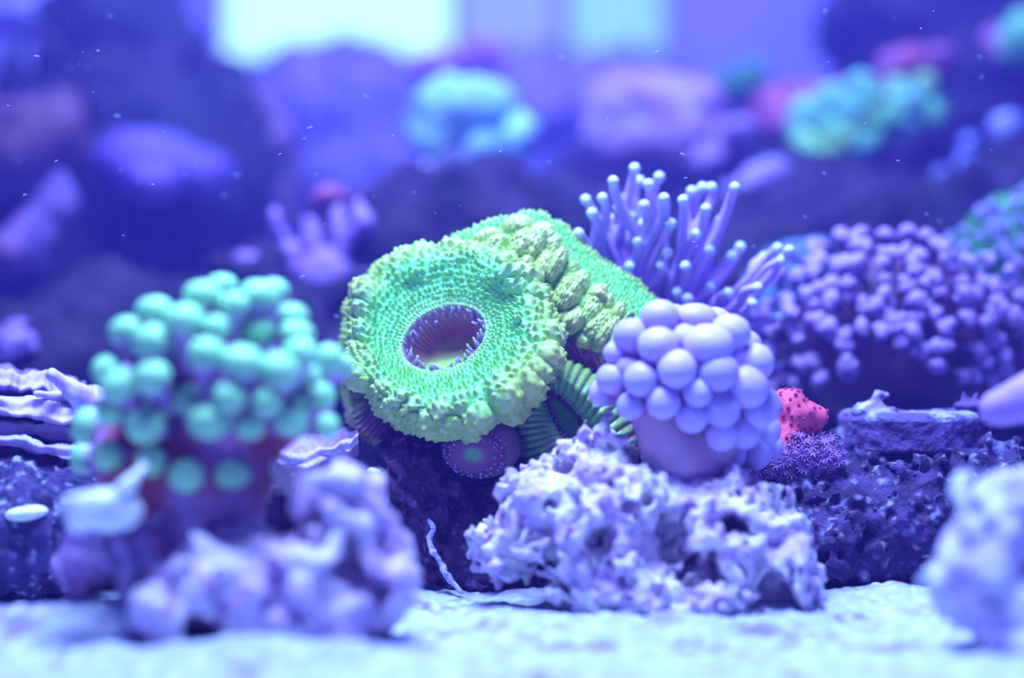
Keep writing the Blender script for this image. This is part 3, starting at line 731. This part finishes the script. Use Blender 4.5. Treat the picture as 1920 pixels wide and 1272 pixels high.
tries = 0
while len(spots) < 175 and tries < 6000:
    tries += 1
    x = kr.uniform(1450, 1925); y = kr.uniform(425, 735)
    top = 432 + .00155 * (x - 1660) ** 2 if x < 1660 else 432 + .0022 * (x - 1660) ** 2
    if x > 1800: top = 500 + .0008 * (x - 1850) ** 2
    low = 735 - 90 * math.exp(-((x - 1660) / 90) ** 2)
    if y < top or y > low: continue
    mind = 23 if y < 620 else 33
    if any((x - a) ** 2 + (y - b) ** 2 < mind ** 2 for a, b in spots): continue
    spots.append((x, y))
knob_coral(hm, spots, kms, 19, 6.0, (1685, 610), 260, 200, .32, 5)
Vb, Qb = sdf_shape([(W(1685, 630, 6.08), np.array([S(205, 6), .26, S(150, 6)])), (W(1840, 640, 6.1), np.array([S(110, 6), .2, S(110, 6)])), (W(1680, 740, 6.05), np.array([S(130, 6), .2, S(80, 6)]))], k=.1, h=.03, disp=lambda p: -.03 * fbm(p * 6, 2), band=.12)
mk('base', Vb, Qb, M_soft, np.tile([0.08, 0.03, 0.10], (len(Vb), 1)), hm)

gk = thing('knob_coral', 'green coral with violet knobs at the right picture edge', 'coral', W(1900, 600, 6.5))
kg = knob_meshes('g', (0.07, 0.36, 0.09), (0.30, 0.25, 0.66))
spots = []; tries = 0
while len(spots) < 60 and tries < 4000:
    tries += 1
    x = kr.uniform(1775, 1960); y = kr.uniform(345, 560)
    if y < 345 + max(0, (1900 - x)) * .85: continue
    if any((x - a) ** 2 + (y - b) ** 2 < 19 ** 2 for a, b in spots): continue
    spots.append((x, y))
knob_coral(gk, spots, kg, 12, 6.5, (1900, 500), 150, 170, .25, 6)
Vb, Qb = sdf_shape([(W(1905, 510, 6.6), np.array([S(125, 6.5), .25, S(150, 6.5)])), (W(1850, 680, 6.6), np.array([S(90, 6.5), .2, S(140, 6.5)]))], k=.1, h=.03, disp=lambda p: -.03 * fbm(p * 8, 2), band=.12)
mk('base', Vb, Qb, M_soft, mixc((0.03, 0.26, 0.06), (0.05, 0.14, 0.10), sstep(-.2, .3, fbm(Vb * 7, 2))), gk)

# ------------------------------------------------------------------ small things around the green coral
def dotted(root, V, N, n, me, size, seed, front=True):
    pass
red = thing('crust_coral', 'coral-red crust with dark red polyp dots beside the lilac bubble coral', 'coral', W(1480, 860, 5.0))
Vb, Qb = sdf_shape([(W(1478, 775, 5.02), np.array([S(44, 5), .05, S(46, 5)])), (W(1515, 785, 5.03), np.array([S(38, 5), .05, S(30, 5)])), (W(1455, 830, 5.0), np.array([S(48, 5), .05, S(36, 5)])), (W(1360, 850, 4.98), np.array([S(55, 5), .04, S(26, 5)]))],
                   k=.03, h=.007, disp=lambda p: -.010 * fbm(p * 22, 2) - .005 * perlin(p * 60), band=.05)
mk('crust', Vb, Qb, M_soft, mixc((0.85, 0.12, 0.20), (0.70, 0.08, 0.20), sstep(-.2, .3, fbm(Vb * 20, 2))), red)
M_reddot = material('red_polyp', (0.42, 0.03, 0.13), 0.5)
sv, sf = lathe([(0, -1), (.8, -.6), (1, 0), (.8, .5), (.4, .62), (0, .45)], 8)
me_dot = make_mesh('polyp', sv, sf, M_reddot)
fr = Vb[:, 1] < 5.02; cand = Vb[fr]; rr_ = random.Random(12); picked = []
for i in rr_.sample(range(len(cand)), min(len(cand), 2500)):
    p = cand[i]
    if all(np.sum((p - q) ** 2) > S(11.5, 5) ** 2 for q in picked): picked.append(p)
    if len(picked) >= 130: break
for p in picked: inst('polyp', me_dot, red, p + np.array([0, -.002, 0]), zrot((rr_.uniform(-.3, .3), -1, .3)), (S(3.6, 5),) * 3)

star = thing('star_polyps', 'cluster of small purple feathery star polyps below the red crust coral', 'coral', W(1480, 900, 4.95))
star.name = 'star_polyp_colony'
M_star = material('star_polyp', (0.42, 0.20, 0.55), 0.5)
pv, pf = [], []
for k in range(8):
    a = k * math.pi / 4
    V, Fc, t = tube(np.array([(0.1 * math.cos(a), .1 * math.sin(a), .2), (.5 * math.cos(a), .5 * math.sin(a), .42), (math.cos(a), math.sin(a), .35)]), [.13, .12, .05], 5, 6)
    b = sum(len(x) for x in pv); pv.append(V); pf += [tuple(x + b for x in f_) for f_ in Fc]
V, Fc, t = tube(np.array([(0, 0, -1.0), (0, 0, -.3), (0, 0, .25)]), [.14, .15, .2], 6, 5); b = sum(len(x) for x in pv); pv.append(V); pf += [tuple(x + b for x in f_) for f_ in Fc]
me_star = make_mesh('polyp', np.concatenate(pv), pf, M_star)
Vb, Qb = sdf_shape([(W(1470, 870, 5.02), np.array([S(85, 5), .07, S(45, 5)])), (W(1530, 862, 5.08), np.array([S(55, 5), .06, S(30, 5)])), (W(1860, 860, 5.0), np.array([S(70, 5), .07, S(35, 5)]))][:2], k=.04, h=.012, disp=lambda p: -.015 * fbm(p * 14, 2), band=.06)
mk('mat', Vb, Qb, M_soft, np.tile([0.20, 0.07, 0.22], (len(Vb), 1)), star)
spots = []
for i in range(3000):
    x, y = rr_.uniform(1395, 1600), rr_.uniform(800, 905)
    if ((x - 1485) / 100) ** 2 + ((y - 855) / 48) ** 2 > 1: continue
    if any((x - a) ** 2 + (y - b) ** 2 < 12 ** 2 for a, b in spots): continue
    spots.append((x, y))
for x, y in spots:
    e = min(1, ((x - 1485) / 110) ** 2 + ((y - 862) / 52) ** 2)
    d = 5.02 - .085 * math.sqrt(1 - e)
    s = S(rr_.uniform(10, 15), d)
    inst('polyp', me_star, star, W(x, y, d), zrot((rr_.uniform(-.9, .9), -1, rr_.uniform(-.2, 1.6))), (s, s, s * rr_.uniform(.8, 1.6)))

# flat frag disc
fd = thing('frag_disc', 'dark flat stone disc with a pale crusted top on the speckled slope', 'frag disc', W(1715, 830, 5.2))
U8, V8 = uvgrid(220, 60, True); th = U8 * 2 * np.pi
pr = catmull(np.array([(0, 0), (.5, 0), (.86, 0), (.985, -.012), (1.0, -.035), (1.0, -.08), (.97, -.105), (.6, -.11), (0, -.11)]), 60)
cD = W(1712, 772, 5.22); RX, RY = S(142, 5.2), .20
wob = 1 + .035 * fbm(np.stack([np.cos(th).ravel() * 2, np.sin(th).ravel() * 2, V8.ravel()], 1) + 4, 3).reshape(th.shape)
P8 = np.stack([cD[0] + RX * pr[:, :1] * np.cos(th) * wob, cD[1] + RY * pr[:, :1] * np.sin(th) * wob, cD[2] + pr[:, 1:] + 0 * th], -1)
nn = fbm(P8.reshape(-1, 3) * 14, 3).reshape(th.shape)
P8[..., 2] += .014 * nn * (V8 < .42)
P8 += (.010 * fbm(P8.reshape(-1, 3) * 26, 2).reshape(th.shape))[..., None] * np.stack([np.cos(th), np.sin(th), 0 * th], -1)
col = mixc((0.07, 0.035, 0.14), (0.14, 0.09, 0.30), sstep(-.2, .3, nn)); col = mixc(col, mixc((0.12, 0.08, 0.28), (0.46, 0.42, 0.70), sstep(0, .4, nn)), (V8 < .44) * 1.0)
mk('disc', P8.reshape(-1, 3), grid_faces(220, 60, True), M_rock, col.reshape(-1, 3), fd)
Vb, Qb = sdf_shape([(W(1640, 772, 5.16), np.array([S(46, 5.2), .06, S(14, 5.2)]))], [(W(1632, 768, 5.16), W(1648, 742, 5.16), S(20, 5.2), S(7, 5.2)), (W(1648, 742, 5.16), W(1664, 740, 5.16), S(8, 5.2), S(5, 5.2))], k=.02, h=.006, disp=lambda p: -.014 * fbm(p * 40, 3), band=.04)
mk('crust_peak', Vb, Qb, M_rock, mixc((0.26, 0.20, 0.46), (0.60, 0.56, 0.78), sstep(-.1, .4, fbm(Vb * 25, 2))), fd)
Vb, Qb = sdf_shape([(W(1822, 762, 5.2), np.array([S(34, 5.2), .05, S(10, 5.2)]))], [(W(1812, 758, 5.2), W(1806, 734, 5.2), S(5, 5.2), S(3, 5.2)), (W(1826, 758, 5.2), W(1832, 736, 5.2), S(5, 5.2), S(3, 5.2))], k=.02, h=.006, disp=lambda p: -.008 * fbm(p * 50, 2), band=.04)
mk('algae_tuft', Vb, Qb, M_rock, np.tile([0.14, 0.07, 0.24], (len(Vb), 1)), fd)

# finger reaching in from the right edge
Vb, Qb = sdf_shape([], [(W(1868, 765, 4.28), W(1990, 728, 4.25), S(34, 4.28), S(56, 4.25))], k=.02, h=.012, disp=lambda p: -.008 * fbm(p * 10, 2), band=.06)
o = mk('finger_coral', Vb, Qb, M_soft, np.tile([0.44, 0.28, 0.64], (len(Vb), 1)))
tag(o, 'smooth lilac coral finger reaching in over the frag disc', 'coral')

# pale worm tube on the dark rock
pts = [(803, 975), (812, 990), (806, 1012), (812, 1035), (826, 1055), (836, 1078), (850, 1095), (868, 1112)]
V, Fc, t = tube(np.array([W(x, y, 4.905 - .004 * i) for i, (x, y) in enumerate(pts)]), [S(r_, 4.9) for r_ in (4, 7, 5.5, 7, 5, 7, 5, 4)], 9, 50)
V = V + .004 * np.stack([perlin(V * 60), perlin(V * 60 + 9), perlin(V * 60 + 20)], 1)
o = mk('worm_tube', V, Fc, M_rock, mixc((0.40, 0.38, 0.80), (0.70, 0.70, 0.92), sstep(-.1, .4, perlin(V * 30)))); tag(o, 'thin pale wavy worm tube on the dark purple rock', 'worm tube')

# shells and white fragments
def shell(label, px, py, d, rx, ry, rot, dr=.03, name='shell_fragment', lump=.007):
    V, Q = sdf_shape([(np.zeros(3), np.array([S(rx, d), dr, S(ry, d)]))], k=.02, h=max(.005, S(ry, d) / 7), disp=lambda p: -lump * fbm(p * 14 + px, 3), band=.05 + lump)
    a = math.radians(rot); R = np.array([[math.cos(a), 0, math.sin(a)], [0, 1, 0], [-math.sin(a), 0, math.cos(a)]])
    o = mk(name, V @ R.T + W(px, py, d), Q, M_shell); return tag(o, label, 'shell')
shell('flat white oval shell on the white-flecked dark rock', 48, 962, 4.62, 42, 14, -6)
shell('white cyan-lit rubble piece under the left rim of the green-tipped coral', 190, 955, 3.98, 78, 36, 8, .06, lump=.035)
shell('slanting white shard leaning against the green-tipped coral stalk', 236, 915, 3.97, 60, 16, -48, .03, lump=.02)
shell('narrow white shell between the mauve rock and the coral stalk', 528, 893, 4.22, 50, 17, 52, .03)
shell('small white pebble beside the dark purple rock', 700, 884, 4.97, 13, 8, 10, .02, lump=.012)

# ------------------------------------------------------------------ plating coral at the left
pc = thing('plating_coral', 'thin lilac plating coral with green frilled edges behind the bubble coral', 'coral', W(120, 880, 4.95))
def plate(name, front, back, seed, th=.040, c0=(0.46, 0.30, 0.62), ce=(0.30, 0.72, 0.45)):
    f = np.array([W(*p) for p in front]); b = np.array([W(*p) for p in back]); m = (f + b) / 2 - np.array([0, 0, .02]); dz = np.array([0, 0, th])
    rows = [b, m, f + np.array([0, .012, .004]), f - dz * .5 + np.array([0, -.006, 0]), f - dz, m - dz * 1.3, b - dz * 1.3]
    P, N = loft(rows, 200, 60); U, V = uvgrid(200, 60)
    n1 = fbm(np.stack([U.ravel() * 6, V.ravel() * 2, np.full(U.size, seed)], 1), 2, .35).reshape(U.shape)
    n2 = perlin(np.stack([U.ravel() * 38, V.ravel() * 12, np.full(U.size, seed + .5)], 1)).reshape(U.shape)
    P = P + np.stack([0 * n1, .05 * n1, .022 * n1 + .002 * n2], -1)
    col = mixc(c0, ce, sstep(.05, .45, n2 + .4 * n1 + .15) * sstep(.42, .3, V)); col = mixc(col, (0.62, 0.5, 0.78), sstep(.3, .42, V) * sstep(.66, .5, V))
    mk(name, P.reshape(-1, 3), grid_faces(200, 60, False), M_soft, col.reshape(-1, 3), pc)
plate('plate', [(-60, 730, 4.86), (40, 752, 4.84), (110, 762, 4.82), (170, 765, 4.84), (230, 780, 4.9)], [(-60, 700, 5.2), (40, 715, 5.2), (110, 722, 5.2), (170, 722, 5.2), (230, 726, 5.2)], 1.3, ce=(0.55, 0.62, 0.66))
plate('plate', [(-60, 812, 4.82), (40, 820, 4.80), (100, 832, 4.78), (160, 842, 4.82), (240, 850, 4.9)], [(-60, 770, 5.2), (40, 775, 5.2), (110, 780, 5.2), (170, 786, 5.2), (240, 796, 5.2)], 5.1)
plate('plate', [(-60, 690, 5.0), (10, 700, 5.0), (60, 704, 5.0), (110, 712, 5.0), (160, 730, 5.05)], [(-60, 676, 5.3), (10, 690, 5.3), (60, 695, 5.3), (110, 700, 5.3), (160, 715, 5.3)], 8.1, c0=(0.20, 0.12, 0.40), ce=(0.3, 0.2, 0.5))
plate('plate', [(430, 830, 4.95), (520, 850, 4.9), (590, 845, 4.88), (640, 828, 4.9), (672, 812, 4.95)], [(430, 800, 5.25), (520, 812, 5.25), (590, 812, 5.25), (640, 806, 5.25), (672, 800, 5.25)], 3.1, c0=(0.44, 0.22, 0.52), ce=(0.40, 0.34, 0.62))
plate('plate', [(-60, 785, 4.92), (40, 790, 4.9), (100, 796, 4.88), (160, 806, 4.9), (240, 812, 4.95)], [(-60, 748, 5.2), (40, 752, 5.2), (110, 760, 5.2), (170, 768, 5.2), (240, 776, 5.2)], 6.6, c0=(0.26, 0.16, 0.44), ce=(0.30, 0.60, 0.45))
Vb, Qb = sdf_shape([], [(W(98, 702, 4.80), W(150, 745, 4.84), S(12, 4.8), S(19, 4.84)), (W(150, 745, 4.84), W(205, 775, 4.92), S(19, 4.8), S(24, 4.9)), (W(70, 738, 4.84), W(150, 755, 4.88), S(8, 4.8), S(14, 4.9))], k=.03, h=.007, disp=lambda p: -.009 * fbm(p * 24, 2), band=.05)
mk('branch', Vb, Qb, M_soft, mixc((0.62, 0.44, 0.72), (0.68, 0.62, 0.8), sstep(-.1, .3, fbm(Vb * 20, 2))), pc)
# ------------------------------------------------------------------ the blurred corals of the background
def blob(name, label, ells, c0, c1, seed, caps=(), h=.035, lumps=(3.0, .09, 9, .05, 20, .015), cat='coral', k=.08, cf=4, c2=None, root=None):
    E = [(W(px, py, d), np.array([S(rx, d), dr, S(ry, d)])) for px, py, d, rx, ry, dr in ells]
    Cc = [(W(*a), W(*b), S(ra, a[2]), S(rb, b[2])) for a, b, ra, rb in caps]
    sd = 13.1 * (seed + 1)
    V, Q = sdf_shape(E, Cc, k, h, lambda p: -lumps[1] * fbm((p + sd) * lumps[0], 2) - lumps[3] * (1.2 * np.abs(perlin((p + sd) * lumps[2])) - .3) - lumps[5] * perlin((p + sd) * lumps[4]), band=1.25 * (lumps[1] + lumps[3] + lumps[5]) + 2 * h)
    col = mixc(c0, c1, sstep(-.25, .3, fbm((V + sd) * cf, 2)))
    if c2 is not None: col = mixc(col, c2, sstep(.15, .4, fbm((V + sd) * cf * 1.7 + 9, 2)))
    o = mk(name, V, Q, M_soft, col, root)
    if root is None: tag(o, label, cat)
    return o
lc = thing('leather_coral', 'pale cyan lobed leather coral high behind the green coral', 'coral', W(880, 330, 8.0))
blob('cap', '', [(868, 205, 8.0, 95, 55, .22), (812, 250, 8.0, 45, 60, .18), (920, 190, 8.0, 50, 40, .16)], (0.40, 0.76, 0.74), (0.28, 0.56, 0.70), 1, root=lc, h=.03, lumps=(4, .05, 11, .04, 22, .012))
blob('side_lobe', '', [(968, 252, 7.95, 36, 46, .14)], (0.34, 0.70, 0.85), (0.26, 0.52, 0.8), 2, root=lc, h=.025, lumps=(4, .04, 11, .03, 22, .01))
blob('side_lobe', '', [(905, 280, 7.9, 42, 34, .14)], (0.30, 0.62, 0.85), (0.26, 0.46, 0.8), 3, root=lc, h=.025, lumps=(4, .04, 11, .03, 22, .01))
blob('stem', '', [(845, 300, 8.05, 60, 50, .15)], (0.13, 0.10, 0.28), (0.16, 0.12, 0.32), 4, root=lc, h=.03, lumps=(4, .04, 11, .03, 22, .01))
blob('soft_coral', 'small pinkish white tuft under the pale cyan leather coral', [(875, 335, 7.8, 36, 34, .12), (900, 350, 7.8, 40, 24, .1)], (0.50, 0.36, 0.80), (0.66, 0.50, 0.86), 5, h=.025, lumps=(4, .05, 11, .04, 22, .01))
blob('finger_coral', 'pale violet coral branch slanting down from the leather coral', [], (0.42, 0.38, 0.85), (0.34, 0.26, 0.7), 6, caps=[((800, 320, 7.6), (695, 385, 7.4), 20, 24)], h=.025, lumps=(4, .03, 11, .02, 22, .008))
br = thing('branching_coral', 'mauve branching coral with finger branches left of the green coral', 'coral', W(600, 600, 6.8))
brs = [((600, 560, 6.8), (540, 470, 6.75), 26, 20), ((540, 470, 6.75), (516, 400, 6.7), 20, 16), ((600, 560, 6.8), (590, 460, 6.8), 24, 18), ((590, 460, 6.8), (576, 405, 6.8), 18, 14), ((560, 510, 6.75), (455, 490, 6.7), 22, 17),
       ((620, 560, 6.8), (640, 470, 6.75), 26, 20), ((640, 470, 6.75), (680, 410, 6.7), 22, 20), ((680, 410, 6.7), (672, 380, 6.7), 22, 14), ((640, 480, 6.75), (632, 400, 6.8), 18, 13), ((640, 560, 6.8), (720, 500, 6.75), 24, 18), ((600, 560, 6.8), (520, 560, 6.75), 28, 22), ((610, 520, 6.8), (600, 640, 6.9), 60, 70)]
for i, b in enumerate(brs):
    blob('branch', '', [], (0.30, 0.17, 0.58), (0.38, 0.24, 0.70), 10 + i, caps=[b], h=.022, lumps=(5, .025, 13, .02, 25, .006), root=br)
blob('crust_coral', 'small red tuft above the mauve branching coral', [(618, 368, 7.0, 36, 20, .12)], (0.38, 0.09, 0.22), (0.32, 0.12, 0.30), 30, h=.025, lumps=(4, .03, 11, .03, 22, .01))
blob('mushroom_coral', 'big pinkish violet soft coral mound right of the leather coral', [(1170, 210, 8.4, 95, 80, .3), (1270, 215, 8.4, 85, 70, .3), (1200, 280, 8.3, 80, 55, .25), (1290, 270, 8.3, 60, 40, .2)], (0.28, 0.17, 0.46), (0.38, 0.19, 0.44), 31, c2=(0.34, 0.26, 0.56), lumps=(3.0, .1, 9, .06, 20, .02))
blob('finger_coral', 'lilac coral slab sloping between the violet mound and the red rimmed colony', [(1380, 245, 8.2, 70, 45, .2), (1330, 300, 8.1, 50, 34, .18)], (0.28, 0.16, 0.46), (0.34, 0.22, 0.54), 32)
blob('finger_coral', 'dim violet coral finger pointing down behind the torch coral', [], (0.26, 0.18, 0.56), (0.32, 0.24, 0.66), 33, caps=[((1460, 315, 7.6), (1360, 375, 7.5), 24, 30)], h=.025, lumps=(4, .03, 11, .02, 22, .008))
gs = thing('star_polyp_colony', 'green star polyp colony with red rim high on the right', 'coral', W(1600, 290, 8.2))
blob('red_rim', '', [(1600, 200, 8.36, 150, 58, .24), (1700, 130, 8.3, 75, 55, .22), (1465, 225, 8.25, 48, 50, .2)], (0.40, 0.08, 0.20), (0.30, 0.09, 0.26), 34, root=gs, h=.035)
vr = random.Random(44)
n_ = 0
for i in range(900):
    x, y = vr.uniform(1490, 1750), vr.uniform(110, 285)
    yc = 218 - (x - 1600) * .28
    if abs(y - yc) > 66 - abs(x - 1610) * .16: continue
    n_ += 1
    if n_ > 60: break
    r = vr.uniform(18, 30)
    if n_ == 1:
        VV, QQ = sdf_shape([(np.zeros(3), np.array([1., 1., .8]))], k=.02, h=.17, disp=lambda p: -.35 * np.abs(perlin(p * 2.2)), band=.6)
        me_cl = [make_mesh('polyp_head', VV, QQ, material('green_polyp_%d' % k, c, .6, .2, 6)) for k, c in enumerate(((0.17, 0.58, 0.28), (0.15, 0.46, 0.36), (0.24, 0.54, 0.15)))]
    d = 7.93 + .25 * ((x - 1610) / 170) ** 2 + vr.uniform(-.05, .05)
    inst('polyp_head', vr.choice(me_cl), gs, W(x, y, d), None, (S(r, d), S(r, d), S(r, d)))
blob('soft_coral', 'bright green coral clipped by the right edge near the top corner', [(1905, 85, 8.6, 38, 44, .18), (1935, 60, 8.6, 40, 40, .16)], (0.12, 0.58, 0.20), (0.14, 0.48, 0.24), 35, h=.03)
blob('soft_coral', 'pinkish tuft beside the bright green coral at the top corner', [(1866, 78, 8.75, 18, 30, .12)], (0.5, 0.16, 0.5), (0.4, 0.16, 0.5), 36, h=.03)
blob('soft_coral', 'dim green coral tuft behind the violet coral mound', [(1385, 165, 9.4, 58, 36, .2)], (0.04, 0.20, 0.09), (0.06, 0.22, 0.10), 37)
blob('crust_coral', 'pink coral crust on the reef ridge below the windows', [(820, 125, 11.3, 70, 28, .2), (900, 100, 11.3, 46, 34, .2)], (0.62, 0.20, 0.66), (0.50, 0.22, 0.80), 38, h=.04)
blob('dome_coral', 'violet dome shaped coral in the left background', [(268, 305, 8.0, 100, 62, .3), (285, 340, 7.8, 50, 34, .2), (385, 330, 8.0, 56, 44, .2)], (0.11, 0.07, 0.36), (0.15, 0.09, 0.42), 39, lumps=(3, .04, 9, .03, 20, .012))
blob('mushroom_coral', 'dull brownish mauve round coral at the left picture edge', [(60, 250, 8.2, 105, 80, .3), (20, 300, 8.2, 90, 70, .3)], (0.09, 0.035, 0.055), (0.12, 0.055, 0.10), 40)
blob('finger_coral', 'long slanting violet branch below the brownish round coral', [], (0.11, 0.07, 0.28), (0.16, 0.06, 0.18), 41, caps=[((110, 350, 7.4), (10, 470, 7.2), 22, 34), ((120, 380, 7.4), (60, 480, 7.3), 20, 26)], h=.03)
blob('soft_coral', 'pale violet coral in the top left corner', [(40, 30, 9.6, 80, 46, .3), (110, 20, 9.6, 40, 50, .2)], (0.34, 0.28, 0.78), (0.44, 0.36, 0.80), 42, h=.04)
blob('leaf_coral', 'dark brownish upright blade of coral left of the reef ridge', [(470, 270, 8.6, 62, 120, .12), (530, 330, 8.6, 44, 110, .12)], (0.09, 0.06, 0.15), (0.18, 0.09, 0.24), 43, h=.035)
for i, (x, y, r, lb) in enumerate(((1890, 240, 34, 'pale blue coral bead against the right picture edge'), (1815, 270, 22, 'small dim blue coral bead above the other two near the right edge'), (1818, 315, 26, 'tall dim blue coral bead between two others near the right edge'), (1765, 332, 26, 'lowest and leftmost dim blue coral bead near the right edge'))):
    blob('soft_coral', lb, [(x, y, 7.9, r, r * (1.25 if i == 2 else .9), .1)], (0.24, 0.26, 0.85) if i else (0.42, 0.44, 0.95), (0.20, 0.22, 0.7), 50 + i, h=.025, lumps=(4, .03, 11, .03, 22, .01))
blob('soft_coral', 'blurred teal coral between the torch coral and the hammer coral', [(1490, 530, 6.5, 60, 70, .2), (1450, 560, 6.5, 50, 60, .2)], (0.08, 0.20, 0.34), (0.08, 0.15, 0.34), 60, h=.03)
blob('soft_coral', 'low violet blurred coral at the left edge above the plating coral', [(40, 640, 6.2, 75, 50, .2)], (0.20, 0.12, 0.44), (0.26, 0.16, 0.5), 61, h=.03)

# ------------------------------------------------------------------ drifting flecks in the water
pr_ = random.Random(77); pv, pf = [], []
sv, sf = lathe([(0, -1), (.8, -.5), (.8, .5), (0, 1)], 5)
for i in range(230):
    d = pr_.uniform(4.5, 5.9) if i % 3 else pr_.uniform(5.0, 7.0)
    x, y = pr_.uniform(0, 1920), pr_.uniform(0, 620) if i % 5 else pr_.uniform(0, 1000)
    s = S(pr_.uniform(.5, 1.35), d); st = pr_.choice([1, 1.2, 3, 5]); a = math.radians(pr_.uniform(-25, 35))
    dv = np.array([math.cos(a), 0, math.sin(a)])
    v = sv * s; v = v[:, [2, 1, 0]] * np.array([st, 1, 1]); v = v[:, :1] * dv + v[:, 1:2] * np.array([0, 1, 0]) + v[:, 2:] * np.array([-dv[2], 0, dv[0]])
    b = len(pv) * len(sv); pv.append(v + W(x, y, d)); pf += [tuple(q + b for q in f_) for f_ in sf]
o = mk('drifting_flecks', np.concatenate(pv), pf, M_snow); tag(o, 'tiny white flecks drifting in the blue water', 'flecks', kind='stuff')
